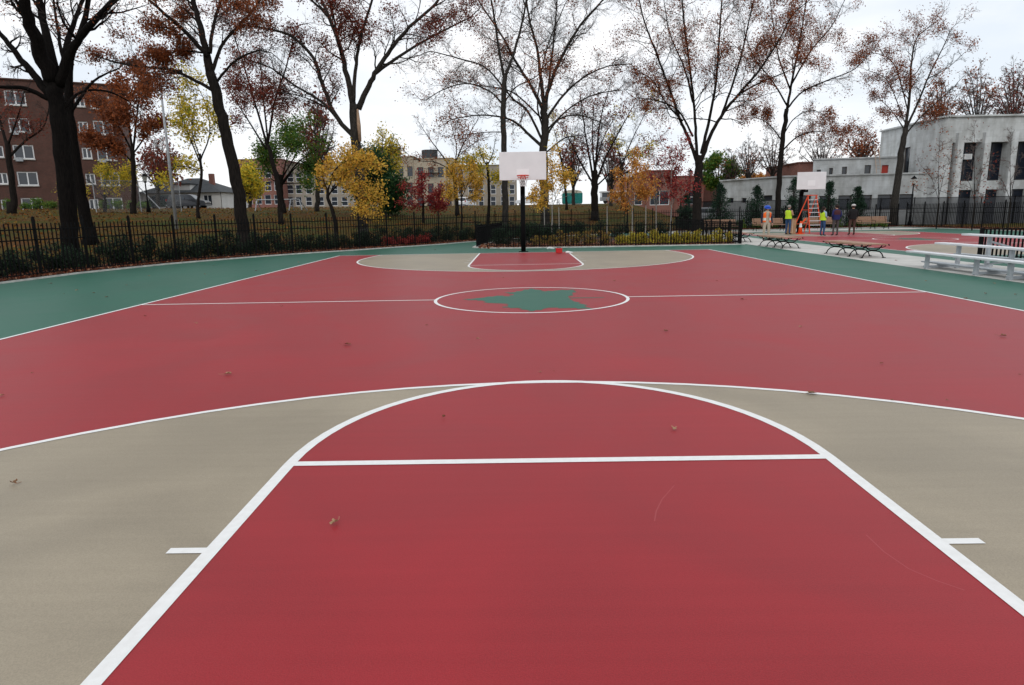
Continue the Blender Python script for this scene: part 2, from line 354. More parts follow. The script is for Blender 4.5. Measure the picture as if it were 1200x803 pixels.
# kerb along bed
def strip3d(name, pts, wd, z0, z1, m):
    mb = MB()
    P = [Vector(p) for p in pts]; nn = []
    for i in range(len(P)):
        d = (P[min(i+1, len(P)-1)]-P[max(i-1, 0)]).normalized(); nn.append(Vector((-d.y, d.x)))
    for i in range(len(P)-1):
        a, b, c, d = P[i], P[i+1], P[i+1]+nn[i+1]*wd, P[i]+nn[i]*wd
        mb.face([(*a, z1), (*b, z1), (*c, z1), (*d, z1)]); mb.face([(*a, z0), (*b, z0), (*b, z1), (*a, z1)]); mb.face([(*d, z1), (*c, z1), (*c, z0), (*d, z0)])
    return tag(mb.build(name, m), kind='structure')
strip3d('kerb', KERB, .16, -.02, .05, M_kerb)
PL = [(-1.0, 30), (-2.3, 21.6), (-2.45, 19.4), (-1.9, 18.55), (-.5, 18.1), (2, 17.95), (10.3, 17.95), (10.35, 31)]
strip3d('kerb', PL, .15, -.02, .05, M_kerb)
sheet('planting_bed', [(-1.0, 31), (-2.2, 21.6), (-2.3, 19.5), (-1.8, 18.7), (-.5, 18.2), (2, 18.06), (10.2, 18.06), (10.2, 31)], .012, M_soil)
# soil band behind the kerb
def bedpoly():
    P = [Vector(p) for p in KERB]; mb = MB(); rows = (.05, 1.6, 3.2); nn = []
    for i in range(len(P)):
        d = (P[min(i+1, len(P)-1)]-P[max(i-1, 0)]).normalized(); nn.append(Vector((-d.y, d.x)))
    for i in range(len(P)):
        for r in rows:
            q = P[i]+nn[i]*r; mb.v.append((q.x, q.y, hz(q.x, q.y)+(.03 if r < 3 else -.05)))
    for i in range(len(P)-1):
        for j in range(2):
            a = i*3+j; mb.f.append((a, a+1, a+4, a+3)); mb.m.append(0)
    return mb.build('planting_bed', M_soil, smooth=True)
tag(bedpoly(), kind='structure')
def kerb_point(s):
    # arclength along KERB
    for (a, b) in zip(KERB, KERB[1:]):
        l = math.hypot(b[0]-a[0], b[1]-a[1])
        if s <= l: t = s/l; d = Vector((b[0]-a[0], b[1]-a[1]))/l; return Vector(a)+d*s, d, Vector((-d.y, d.x))
        s -= l
    return None
def litter():
    rng = random.Random(3); mb = MB()
    for i in range(22000):
        s = rng.uniform(30, 118); k = kerb_point(s)
        if not k: continue
        p, d, n = k; o = abs(rng.gauss(0, 1.3 if i % 3 else .4))+.08
        if o > 5: continue
        q = p+n*o; leaf(mb, Vector((q.x, q.y, hz(q.x, q.y)+.045+rng.uniform(0, .05))), rng.uniform(.06, .12), rng, rng.choice((0, 0, 1, 1, 2)))
    for i in range(5000):
        x = rng.uniform(-2.1, 10); y = 18.2+abs(rng.gauss(0, 2.2))
        if y > 30: continue
        leaf(mb, Vector((x, y, .03+rng.uniform(0, .06))), rng.uniform(.06, .12), rng, rng.choice((0, 0, 1, 2, 2)))
    return mb.build('leaf_litter', LV['litter'])
tag(litter(), 'rust brown fallen leaves covering the beds behind the fence kerb', 'leaf litter', kind='stuff')
def lawnlit():
    rng = random.Random(5); mb = MB()
    for i in range(16000):
        px = rng.uniform(-20, 800); D = 20+70*rng.random()**1.5; x = CX+(px-608)/FPX*D; y = CY+D
        if seg_side(x, y) < 2: continue
        leaf(mb, Vector((x, y, hz(x, y)+rng.uniform(0, .04))), rng.uniform(.09, .2), rng, rng.choice((0, 1, 1, 2)))
    return mb.build('lawn_leaf_litter', LV['lawnlit'])
tag(lawnlit(), 'amber and brown fallen leaves scattered over the lawn slope', 'leaf litter', kind='stuff')

# ================================================================= FENCES
def picket_fence(name, pts, label, h_post=1.74, h_pick=1.6, rails=(.14, 1.12, 1.42), post_gap=1.8, pitch=.15, pr=.013, off=.25, pw=.034, cap=True, z0=.0, group=None):
    root = empty(name, (pts[0][0], pts[0][1], 0), 0, label, 'fence', group); base = Vector((pts[0][0], pts[0][1], 0))
    # resample polyline
    P = [Vector(p) for p in pts]; seg = []; 
    for i in range(len(P)-1):
        a, b = P[i], P[i+1]; n = max(1, round((b-a).length/post_gap)) if post_gap else 1
        for k in range(n): seg.append(a.lerp(b, k/n))
    seg.append(P[-1])
    for i, p in enumerate(seg):
        m = MB(); g = z0
        m.box((p.x-pw-base.x, p.y-pw-base.y, g-.05), (p.x+pw-base.x, p.y+pw-base.y, h_post))
        if cap: m.tube([(p.x-base.x, p.y-base.y, h_post), (p.x-base.x, p.y-base.y, h_post+.03), (p.x-base.x, p.y-base.y, h_post+.06)], [.03, .045, .015], 6)
        m.build('post', M_black, root)
    for a, b in zip(seg, seg[1:]):
        m = MB(); ln = (b-a).length; d = (b-a)/ln; n = max(2, round(ln/pitch))
        for r in rails: m.beam((*(a-base.to_2d()), r+z0), (*(b-base.to_2d()), r+z0), .022, .035)
        for k in range(1, n):
            q = a.lerp(b, k/n)-base.to_2d(); m.box((q.x-pr, q.y-pr, z0+.06), (q.x+pr, q.y+pr, z0+h_pick))
        m.build('picket_panel', M_black, root)
    return root
def offset_line(s0, s1, gap, off):
    out = []; s = s0
    while s <= s1:
        k = kerb_point(s); out.append(tuple(k[0]+k[2]*off)); s += gap
    return out
# total arclength up to index
acc = [0]
for a, b in zip(KERB, KERB[1:]): acc.append(acc[-1]+math.hypot(b[0]-a[0], b[1]-a[1]))
picket_fence('picket_fence', offset_line(acc[2]-9, acc[22], 1.8, .28), 'long black picket fence curving along the left kerb and behind the near hoop', post_gap=0)
picket_fence('picket_fence', [(8.4, 37.0), (11.5, 38.0), (15, 38.3), (29.1, 38.9)], 'black picket fence behind the slatted wooden benches and young hollies')
picket_fence('picket_fence', [(29.6, 38.6), (30.2, 33), (30.6, 22), (30.9, 8)], 'tall black picket fence along the right edge of the second court', h_post=1.85, h_pick=1.75)
picket_fence('picket_fence', [(-1.2, 28), (-2.1, 21.6), (-2.25, 19.6)], 'low black picket fence on the left side of the central planter', h_post=1.12, h_pick=1.06, rails=(.12, .98), pitch=.12, post_gap=1.5, pr=.012, cap=False, pw=.025)
picket_fence('picket_fence', [(-1.7, 18.75), (-.45, 18.25), (2, 18.12), (10.16, 18.12)], 'low black picket fence along the front of the central planter', h_post=1.12, h_pick=1.06, rails=(.12, .98), pitch=.125, post_gap=1.55, pr=.013, cap=False, pw=.025)
picket_fence('picket_fence', [(10.16, 18.3), (10.2, 31)], 'low black picket fence running back along the right side of the planter', h_post=1.12, h_pick=1.06, rails=(.12, .98), pitch=.14, post_gap=1.55, pr=.010, cap=False, pw=.025)
p0 = gnd(1147, 306)
picket_fence('picket_fence', [(p0.x, p0.y), (p0.x+4.5, p0.y+.1)], 'short low black fence of thick bars behind the aluminium bleachers', h_post=.97, h_pick=.93, rails=(.1, .93), pitch=.125, post_gap=2.25, pr=.018, cap=False, pw=.045)
# windscreen fence before the school
M_scrim = mat('dark mesh windscreen', (.045, .048, .055), .9, var=.15, scale=2)
nn = M_scrim.node_tree; tb = nn.nodes.new('ShaderNodeBsdfTransparent'); mxs = nn.nodes.new('ShaderNodeMixShader'); mxs.inputs[0].default_value = .38
nn.links.new(nn.nodes['Principled BSDF'].outputs[0], mxs.inputs[1]); nn.links.new(tb.outputs[0], mxs.inputs[2]); nn.links.new(mxs.outputs[0], nn.nodes['Material Output'].inputs['Surface'])
M_chain = mat('chain link wire', (.30, .31, .32), .6, metal=.3)
nn = M_chain.node_tree; n_ = nn.nodes; l_ = nn.links
t_ = n_.new('ShaderNodeTexCoord'); s_ = n_.new('ShaderNodeSeparateXYZ'); l_.new(t_.outputs['Object'], s_.inputs[0])
def mth(op, a, b):
    q = n_.new('ShaderNodeMath'); q.operation = op
    for i, v in enumerate((a, b)):
        if v is None: continue
        if isinstance(v, (int, float)): q.inputs[i].default_value = v
        else: l_.new(v, q.inputs[i])
    return q.outputs[0]
hx = mth('ADD', s_.outputs[0], s_.outputs[1])
d1 = mth('FRACT', mth('MULTIPLY', mth('ADD', hx, s_.outputs[2]), 9.0), None); d2 = mth('FRACT', mth('MULTIPLY', mth('SUBTRACT', hx, s_.outputs[2]), 9.0), None)
on = mth('MAXIMUM', mth('LESS_THAN', d1, .10), mth('LESS_THAN', d2, .10))
tb = n_.new('ShaderNodeBsdfTransparent'); mxs = n_.new('ShaderNodeMixShader'); l_.new(on, mxs.inputs[0]); l_.new(tb.outputs[0], mxs.inputs[1]); l_.new(n_['Principled BSDF'].outputs[0], mxs.inputs[2]); l_.new(mxs.outputs[0], n_['Material Output'].inputs['Surface'])
def mesh_fence(name, a, b, h, gap, m, label, z=None, brace=False):
    root = empty(name, (a[0], a[1], 0), 0, label, 'fence'); A = Vector(a); B = Vector(b); n = max(1, round((B-A).length/gap))
    fb = MB()
    for k in range(n+1):
        p = A.lerp(B, k/n); z0 = hz(p.x, p.y) if z is None else z; q = p-A
        MB().tube([(q.x, q.y, z0-.1), (q.x, q.y, z0+h+.06)], .035, 8).build('post', M_galv if m is M_chain else M_black, root)
    for k in range(n):
        p, r = A.lerp(B, k/n), A.lerp(B, (k+1)/n); z0 = (hz(p.x, p.y) if z is None else z); z1 = (hz(r.x, r.y) if z is None else z)
        fb.face([(p.x-A.x, p.y-A.y+.04, z0), (r.x-A.x, r.y-A.y+.04, z1), (r.x-A.x, r.y-A.y+.04, z1+h), (p.x-A.x, p.y-A.y+.04, z0+h)])
        MB().beam((p.x-A.x, p.y-A.y, z0+h), (r.x-A.x, r.y-A.y, z1+h), .04, .04).build('rail', M_galv if m is M_chain else M_black, root)
    if brace:
        p = A.lerp(B, .45); z0 = hz(p.x, p.y)
        MB().beam((p.x-A.x, p.y-A.y-.05, z0+h), (p.x-A.x+1.9, p.y-A.y-.05, z0+.2), .06, .06).build('brace', M_galv, root)
    fb.build('mesh', m, root); return root
mesh_fence('windscreen_fence', (13.5, 43.6), (50, 43.9), 2.25, 2.9, M_scrim, 'tall fence hung with dark mesh windscreen in front of the pale school', z=0)
a_ = at(112, 240, 38); b_ = at(212, 240, 44)
mesh_fence('chain_link_fence', (a_.x, 38), (b_.x, 44), 2.4, 3.2, M_chain, 'grey chain-link fence with a diagonal brace before the white house', brace=True)

# ================================================================= TREES
def spline(pts, n):
    P = [Vector(p) for p in pts]; P = [P[0]*2-P[1]]+P+[P[-1]*2-P[-2]]; out = []
    for i in range(1, len(P)-2):
        for k in range(n):
            t = k/n; a, b, c, d = P[i-1:i+3]
            out.append(.5*((2*b)+(c-a)*t+(2*a-5*b+4*c-d)*t*t+(3*b-a-3*c+d)*t**3))
    out.append(P[-2]); return out
class Tree:
    def __init__(s, seed, leafp=.4, lsize=.16, thr=.0, nscale=.35, up=.10, mats='rust', dens=1.0, leaves=3, tw=.0065, lspread=.35, zlo=None):
        s.rng = random.Random(seed); s.wood = MB(); s.crown = MB(); s.leafp = leafp; s.ls = lsize; s.thr = thr; s.ns = nscale; s.up = up; s.dens = dens*1.36; s.mats = mats; s.nl = leaves; s.tw = tw; s.seed = seed*3.7; s.lspread = lspread; s.nleaf = 0; s.zlo = zlo
    def addleaf(s, p, n=1):
        rng = s.rng
        if s.nleaf > 42000: return
        q = noise.noise(p*s.ns+Vector((s.seed, 0, 0)))
        if q < s.thr: return
        for _ in range(n):
            j = p+Vector((rng.gauss(0, 1), rng.gauss(0, 1), rng.gauss(0, 1)))*s.lspread*.8
            leaf(s.crown, j, s.ls*rng.uniform(.6, 1.2), rng, rng.choice((1, 1, 2, 2, 3))); s.nleaf += 1
    def branch(s, p, d, ln, r, lev):
        rng = s.rng; n = 5 if lev == 1 else (4 if lev == 2 else 3); pts = [p]; q = p.copy(); d = d.normalized()
        for k in range(n):
            d = (d+Vector((rng.gauss(0, 1), rng.gauss(0, 1), rng.gauss(0, 1)))*.25+Vector((0, 0, s.up*.35))).normalized()
            q = q+d*ln/n; pts.append(q.copy())
        rad = [max(s.tw*.6, r*(1-.75*k/n)) for k in range(n+1)]
        tgt = s.wood if (lev == 1 and r > .035) else s.crown
        tgt.tube(pts, rad, 5 if lev == 1 else 3, 0, cap=False)
        if lev < 3:
            m = (rng.randint(5, 7) if lev == 1 else rng.randint(3, 5))*s.dens; m = int(m+rng.random())
            for k in range(m):
                t = (.25+.75*(k+rng.random())/m)*n; i = min(n-1, int(t)); b = pts[i].lerp(pts[i+1], t-i); dd = (pts[i+1]-pts[i]).normalized()
                side = dd.orthogonal().normalized(); side = Matrix.Rotation(rng.uniform(0, 6.28), 3, dd) @ side
                an = rng.uniform(.5, 1.0); nd = dd*cos(an)+side*sin(an)
                s.branch(b, nd, ln*rng.uniform(.38, .6)*(1-.3*t/n), max(s.tw, rad[i]*.55), lev+1)
        if lev >= 2:
            for b in pts[2:]:
                if rng.random() < s.leafp: s.addleaf(b, s.nl)
    def limb(s, pts, r0, r1, child=True, cl=None, t0=.25, gap=.55, n=5, sides=8):
        P = spline(pts, n); rng = s.rng
        for i in range(1, len(P)-1): P[i] = P[i]+Vector((rng.gauss(0, 1), rng.gauss(0, 1), rng.gauss(0, .5)))*r0*.10
        m = len(P)-1; rad = [r0+(r1-r0)*(k/m)**.85 for k in range(m+1)]
        s.wood.tube(P, rad, sides, 0)
        if not child: return P
        tot = sum((P[i+1]-P[i]).length for i in range(m)); cl = cl or max(.5, tot*.28); q = 0
        acc_ = 0; nxt = tot*t0
        for i in range(m):
            l = (P[i+1]-P[i]).length
            while nxt < acc_+l:
                t = (nxt-acc_)/l; b = P[i].lerp(P[i+1], t); dd = (P[i+1]-P[i]).normalized(); side = dd.orthogonal().normalized()
                side = Matrix.Rotation(rng.uniform(0, 6.28), 3, dd) @ side; an = rng.uniform(.55, 1.0)
                f = nxt/tot; s.branch(b, dd*cos(an)+side*sin(an), cl*rng.uniform(.6, 1.2)*(1-.35*f), max(.018, rad[i]*.4), 1)
                nxt += gap*rng.uniform(.6, 1.4)/s.dens
            acc_ += l
        s.branch(P[-1], (P[-1]-P[-2]), cl*.9, r1, 1)
        return P
    def finish(s, name, label, base, cat='tree', group=None, bark=None, twig=None):
        root = empty(name, base, 0, label, cat, group); b = Vector(base)
        for m in (s.wood, s.crown): m.v = [(x-b.x, y-b.y, z-b.z) for x, y, z in m.v]
        s.wood.build('trunk', bark or M_bark, root, smooth=True)
        if s.crown.f: s.crown.build('crown', [twig or M_twig]+LV[s.mats], root)
        return root
def pix_tree(name, label, seed, Y, trunk, tr, limbs, group='tall trees behind the fence', bark=None, twig=None, flare=True, cap_limbs=True, scar=None, **kw):
    """trunk: list of pixels from the foot up; limbs: (pixels, r0, r1, depth shift at its end)"""
    T = Tree(seed, **kw); rng = T.rng; tr = (tr[0]*.84, tr[1]*.84); limbs = [(a, b*.8, c*.8, d) for a, b, c, d in limbs]
    P = [at(px, py, Y) for px, py in trunk]; z = hz(P[0].x, P[0].y)
    P[0].z = z-.1
    root = Vector((P[0].x, P[0].y, z))
    if flare: T.wood.tube([P[0]-Vector((0, 0, .1)), P[0]+Vector((0, 0, .35)), P[0]+Vector((0, 0, .9))], [tr[0]*1.5, tr[0]*1.15, tr[0]], 10, 0)
    T.limb(P, tr[0], tr[1], child=False, sides=12)
    for pts, r0, r1, dy in limbs:
        n = len(pts); Q = [at(px, py, Y+dy*(k/(n-1))**1.2) for k, (px, py) in enumerate(pts)]
        T.limb(Q, r0, r1)
    o = T.finish(name, label, root, group=group, bark=bark, twig=twig)
    if scar:
        a, b, wd = scar; A_, B_ = at(*a, Y-tr[1]*1.02), at(*b, Y-tr[1]*1.02)
        MB().tube([A_-root, A_.lerp(B_, .5)-root, B_-root], [wd*.5, wd, wd*.7], 6).build('bark_scar', M_scar, o, smooth=True)
    return o
pix_tree('oak_tree', 'massive near-black trunk forking high, largest tree at the far left', 1, 11.5, [(84, 300), (80, 250), (73, 180), (66, 120), (62, 92)], (.35, .31), [
    ([(62, 95), (45, 55), (32, 10), (18, -60), (10, -140)], .36, .10, -2),
    ([(66, 95), (55, 45), (47, 0), (50, -80), (62, -160)], .22, .07, 2.5),
    ([(70, 100), (82, 62), (103, 32), (130, 5), (175, -40), (215, -70)], .22, .06, -1.5),
    ([(72, 90), (80, 45), (96, 5), (120, -60)], .16, .05, 3),
    ([(58, 112), (35, 82), (10, 52), (-15, 20)], .19, .08, 1),
    ([(64, 120), (30, 104), (0, 102), (-40, 96)], .11, .05, -2),
    ([(72, 130), (95, 108), (125, 107), (150, 118)], .07, .03, 1.5)],
    mats='rust', leafp=.35, thr=.05, lsize=.09, nscale=.5, lspread=.18, dens=.95, bark=M_barkb)
pix_tree('oak_tree', 'dark leaning trunk close behind the massive far left trunk', 2, 19, [(106, 282), (98, 240), (89, 190), (81, 120), (82, 60)], (.34, .2), [
    ([(82, 70), (100, 20), (110, -40), (120, -120)], .2, .06, 2), ([(82, 100), (70, 50), (60, -20)], .14, .05, 2), ([(84, 130), (110, 95), (140, 80)], .10, .04, 2)],
    mats='rust', leafp=.3, thr=.05, lsize=.12, nscale=.4, dens=.8, bark=M_barkb)
pix_tree('oak_tree', 'slender brown trunk with forked bare limbs left of the massive trunk', 3, 34, [(16, 262), (16, 230), (12, 195), (8, 165)], (.28, .2), [
    ([(10, 185), (30, 165), (50, 150), (60, 120)], .12, .04, 1), ([(8, 170), (0, 140), (-8, 100)], .14, .04, 1), ([(9, 170), (20, 140), (28, 110)], .1, .03, -1)],
    mats='maroon', leafp=.3, thr=.0, lsize=.14)
pix_tree('oak_tree', 'tall dark tree with orange-rust leaves right of the street light', 4, 20, [(287, 295), (281, 240), (268, 170), (256, 120), (246, 85)], (.38, .26), [
    ([(246, 88), (238, 45), (228, 5), (215, -60), (210, -120)], .24, .07, 1.5),
    ([(246, 62), (250, 30), (262, -10), (280, -70)], .12, .05, 2),
    ([(243, 66), (218, 38), (195, 18), (165, -8), (130, -35)], .15, .05, -2),
    ([(253, 108), (230, 95), (200, 82), (172, 79), (140, 74), (112, 66)], .11, .04, 1),
    ([(248, 85), (262, 50), (290, 20), (320, -20)], .12, .04, 2.5),
    ([(240, 62), (215, 60), (188, 63)], .06, .03, 1),
    ([(252, 98), (275, 72), (300, 60), (318, 62)], .08, .03, -1.5),
    ([(249, 80), (240, 50), (212, 20)], .08, .03, 3)],
    bark=M_bark, mats='rust', leafp=.85, thr=-.14, lsize=.11, nscale=.42, leaves=7, lspread=.22)
pix_tree('oak_tree', 'thin dark tree with rust crown just right of the orange-rust tree', 5, 34, [(330, 268), (326, 220), (318, 185), (312, 165)], (.2, .15), [
    ([(313, 170), (300, 125), (285, 75), (270, 30)], .11, .04, 1), ([(314, 168), (322, 120), (335, 80), (345, 40)], .11, .04, -1), ([(312, 175), (290, 140), (268, 105)], .09, .03, 2), ([(314, 165), (308, 110), (305, 60)], .09, .03, 0)],
    mats='maroon', leafp=.6, thr=-.15, lsize=.15, nscale=.35, leaves=4)
pix_tree('oak_tree', 'broad pale-scarred tree spreading wide grey limbs above the yellow foliage', 6, 24.5, [(427, 292), (425, 250), (421, 200), (416, 150), (415, 122)], (.37, .30), [
    ([(420, 128), (430, 105), (442, 82), (458, 58), (480, 32), (510, 5), (540, -40)], .21, .06, -2),
    ([(440, 86), (462, 70), (490, 52), (520, 36), (552, 20)], .13, .04, 1.5),
    ([(414, 125), (407, 90), (397, 50), (385, 18), (370, -20), (362, -80)], .22, .06, 2),
    ([(414, 122), (417, 75), (425, 35), (437, -5), (445, -70)], .14, .05, -1.5),
    ([(420, 165), (396, 140), (380, 105), (368, 70), (345, 45), (320, 35), (285, 30)], .18, .05, -2),
    ([(398, 142), (375, 118), (345, 100), (318, 80), (290, 70)], .10, .04, 2),
    ([(385, 20), (370, 5), (345, -15), (318, -30)], .09, .04, 0),
    ([(400, 65), (392, 25), (380, -30)], .10, .04, -3),
    ([(404, 150), (385, 128), (350, 112), (322, 108)], .06, .03, 1)],
    mats='maroon', leafp=.65, thr=-.08, lsize=.11, nscale=.45, bark=M_barkg, scar=((419, 128), (422, 166), .11), leaves=5, lspread=.2)
pix_tree('oak_tree', 'slim bare grey tree whose trunk shows just left of the hoop pole', 7, 36, [(592, 285), (592, 220), (590, 160), (590, 110), (592, 88)], (.28, .20), [
    ([(592, 90), (603, 60), (612, 25), (622, -25), (630, -80)], .14, .05, 1.5),
    ([(591, 92), (585, 60), (580, 25), (572, -20), (560, -80)], .13, .05, -1.5),
    ([(591, 125), (575, 108), (548, 98), (520, 105), (498, 118)], .09, .03, 2),
    ([(591, 120), (605, 102), (625, 92), (640, 80)], .07, .03, -2),
    ([(592, 155), (570, 155), (545, 158), (522, 160)], .05, .02, 1)],
    mats='rust', leafp=.3, thr=.1, lsize=.13, bark=M_barkg)
pix_tree('oak_tree', 'big bare vase-shaped tree standing just right of the white backboard', 8, 38, [(639, 285), (638, 230), (637, 185), (638, 150), (638, 120)], (.42, .30), [
    ([(638, 125), (634, 95), (630, 60), (620, 20), (612, -40)], .2, .06, 1),
    ([(638, 122), (648, 90), (662, 60), (680, 30), (702, 5), (730, -30)], .19, .05, -1.5),
    ([(637, 130), (622, 100), (606, 75), (590, 45), (570, 15), (548, -20)], .17, .05, 2),
    ([(640, 140), (660, 112), (685, 90), (712, 78), (740, 75)], .13, .04, 2),
    ([(636, 172), (620, 158), (606, 145), (590, 138), (560, 135), (530, 140)], .16, .04, -2),
    ([(636, 165), (618, 130), (600, 115), (570, 80), (535, 68), (505, 60)], .12, .04, -1),
    ([(640, 160), (655, 140), (678, 135), (700, 142)], .10, .04, -1.5),
    ([(641, 178), (662, 162), (685, 158), (705, 150)], .08, .03, 1.5),
    ([(640, 125), (645, 80), (650, 35), (655, -30)], .13, .05, 2),
    ([(636, 150), (630, 120), (640, 60), (660, 10)], .09, .04, -3),
    ([(641, 152), (670, 125), (700, 110), (735, 105)], .09, .03, 0),
    ([(636, 140), (600, 108), (560, 100), (520, 92)], .09, .03, 3)],
    mats='rust', leafp=.3, thr=.12, lsize=.13, nscale=.35, bark=M_barkg, dens=1.15)
pix_tree('oak_tree', 'tree with many slender upright stems left of the brick building', 9, 50, [(697, 249), (697, 235), (697, 215), (696, 200)], (.42, .36), [
    ([(696, 215), (690, 180), (684, 145), (680, 110)], .15, .04, 1), ([(697, 210), (700, 170), (704, 140), (712, 110)], .15, .04, -1), ([(698, 215), (712, 180), (728, 150), (742, 125)], .14, .04, 1),
    ([(695, 215), (680, 190), (668, 165), (655, 145)], .12, .03, -1), ([(699, 218), (718, 200), (738, 180), (758, 170)], .10, .03, 2), ([(697, 205), (694, 160), (696, 120)], .12, .03, 2), ([(696, 205), (706, 165), (722, 135)], .10, .03, -2)],
    mats='maroon', leafp=.14, thr=.05, lsize=.2)
pix_tree('oak_tree', 'twin-stemmed spreading tree with sparse rust leaves right of centre', 10, 37, [(817, 262), (817, 235), (818, 205), (820, 182)], (.42, .34), [
    ([(817, 190), (808, 165), (797, 140), (785, 105), (770, 65), (755, 25), (745, -20)], .18, .05, 1.5),
    ([(817, 185), (815, 150), (812, 110), (806, 60), (800, 10), (798, -40)], .15, .05, -1.5),
    ([(822, 188), (832, 160), (848, 132), (868, 108), (890, 82), (910, 52), (930, 15)], .2, .05, -1.5),
    ([(822, 180), (830, 145), (838, 105), (842, 60), (845, 10), (848, -40)], .16, .05, 1.5),
    ([(845, 138), (858, 100), (870, 60), (880, 15), (892, -30)], .12, .04, 2),
    ([(812, 160), (795, 130), (770, 118), (745, 115)], .10, .03, -2),
    ([(800, 142), (780, 120), (765, 95), (742, 80)], .09, .03, 2),
    ([(866, 110), (895, 95), (920, 85), (945, 72)], .09, .03, 0),
    ([(812, 120), (802, 80), (785, 40), (778, 0)], .10, .03, 1)],
    mats='rust', leafp=.5, thr=-.12, lsize=.125, nscale=.5, leaves=5, lspread=.25)
pix_tree('oak_tree', 'straight slender tree with layered rust boughs left of the white school', 11, 40.6, [(911, 262), (913, 215), (917, 165), (922, 128)], (.27, .19), [
    ([(922, 130), (928, 95), (935, 60), (942, 20), (950, -30)], .14, .04, 1),
    ([(917, 166), (905, 150), (892, 140), (876, 138)], .07, .025, -1),
    ([(914, 180), (935, 160), (960, 154), (1000, 155)], .08, .025, 1),
    ([(918, 158), (932, 138), (955, 130), (985, 148)], .06, .02, -2),
    ([(922, 128), (940, 108), (968, 95), (1000, 82), (1020, 62)], .10, .03, -1),
    ([(923, 125), (905, 95), (885, 70), (872, 40)], .09, .03, 1.5),
    ([(928, 98), (950, 60), (975, 30), (990, 0)], .09, .03, 2),
    ([(926, 105), (912, 65), (905, 20), (900, -20)], .09, .03, -2)],
    mats='rust', leafp=.5, thr=-.12, lsize=.125, nscale=.5, leaves=5, lspread=.25)
pix_tree('oak_tree', 'tall leaning tree rising in front of the corner of the school', 12, 39.6, [(1047, 264), (1050, 225), (1056, 180), (1061, 150)], (.36, .22), [
    ([(1061, 152), (1066, 110), (1068, 75), (1074, 45), (1092, 30)], .15, .03, 1),
    ([(1062, 150), (1076, 120), (1088, 90), (1102, 62), (1113, 38)], .12, .03, -1),
    ([(1059, 160), (1078, 138), (1100, 118), (1120, 100)], .08, .03, -1.5),
    ([(1064, 130), (1050, 80), (1035, 65), (1018, 62)], .06, .02, 1),
    ([(1061, 145), (1040, 95), (1015, 82)], .05, .02, -1),
    ([(1060, 152), (1045, 130), (1030, 115)], .06, .02, 1.5),
    ([(1088, 92), (1110, 80), (1130, 62)], .05, .02, 0)],
    mats='rust', leafp=.42, thr=-.08, lsize=.12, nscale=.5, bark=M_barkg, leaves=5, lspread=.25)
pix_tree('maple_tree', 'red-brown leaved tree in front of the dark brick apartment block', 13, 37, [(158, 262), (157, 225), (156, 190), (155, 172)], (.22, .17), [
    ([(155, 178), (140, 150), (122, 128), (108, 118)], .10, .03, 1), ([(156, 175), (160, 140), (165, 100), (168, 80)], .11, .03, -1), ([(156, 180), (175, 155), (192, 140)], .08, .03, 1.5), ([(155, 190), (135, 170), (110, 160)], .08, .03, -1), ([(155, 175), (148, 130), (145, 100)], .09, .03, 0)],
    mats='rust', leafp=.75, thr=-.2, lsize=.2, leaves=4, group='smaller coloured trees on the lawn')
pix_tree('ash_tree', 'tall thin tree with sparse yellow leaves behind the street light', 14, 34, [(234, 268), (232, 240), (236, 205), (234, 180)], (.13, .10), [
    ([(234, 190), (222, 160), (212, 130), (208, 100)], .07, .02, 1), ([(235, 188), (246, 155), (240, 120), (228, 95)], .07, .02, -1), ([(234, 200), (210, 195), (190, 205)], .05, .02, 1), ([(234, 185), (225, 150), (230, 110)], .06, .02, 1)],
    mats='lemon', leafp=.45, thr=-.05, lsize=.2, leaves=3, group='smaller coloured trees on the lawn')
pix_tree('shrubby_tree', 'low yellow-leaved tree before the ground floor of the apartment block', 15, 40, [(125, 262), (124, 240), (122, 228)], (.12, .1), [
    ([(122, 232), (108, 215), (95, 208)], .06, .02, 1), ([(122, 230), (125, 210), (128, 195)], .06, .02, -1), ([(123, 232), (140, 215), (150, 205)], .06, .02, 1), ([(122, 235), (100, 228), (85, 225)], .05, .02, -1)],
    mats='lemon', leafp=.6, thr=-.1, lsize=.17, leaves=4, group='smaller coloured trees on the lawn')
pix_tree('locust_tree', 'green and yellow-green leafy tree left of the yellow foliage', 16, 44, [(333, 262), (330, 235), (328, 215), (330, 205)], (.3, .26), [
    ([(330, 212), (320, 190), (325, 170), (340, 155)], .12, .03, 1), ([(330, 215), (350, 190), (372, 175)], .12, .03, -1), ([(330, 215), (318, 210), (316, 200)], .08, .03, 1), ([(330, 210), (350, 175), (358, 155)], .09, .03, 0), ([(331, 215), (345, 215), (360, 215)], .07, .03, -1), ([(330, 218), (345, 198), (358, 190), (378, 188)], .08, .03, 1), ([(329, 215), (312, 195), (308, 180)], .08, .03, -1), ([(330, 212), (338, 180), (345, 168)], .08, .03, -2)],
    mats='green', leafp=.75, thr=-.12, lsize=.2, leaves=4, lspread=.45, group='smaller coloured trees on the lawn')
pix_tree('linden_tree', 'dense deep green tree right of the yellow foliage', 17, 46, [(446, 262), (446, 245), (446, 232)], (.2, .18), [
    ([(446, 240), (436, 222), (440, 200)], .08, .03, 1), ([(446, 240), (455, 222), (462, 222)], .08, .03, -1), ([(446, 238), (446, 215), (446, 195)], .09, .03, 0), ([(446, 242), (458, 238), (462, 236)], .06, .03, 1), ([(446, 236), (434, 215), (432, 195)], .06, .03, -1)],
    mats='deep', leafp=1, thr=-.6, lsize=.24, leaves=8, lspread=.55, group='smaller coloured trees on the lawn')
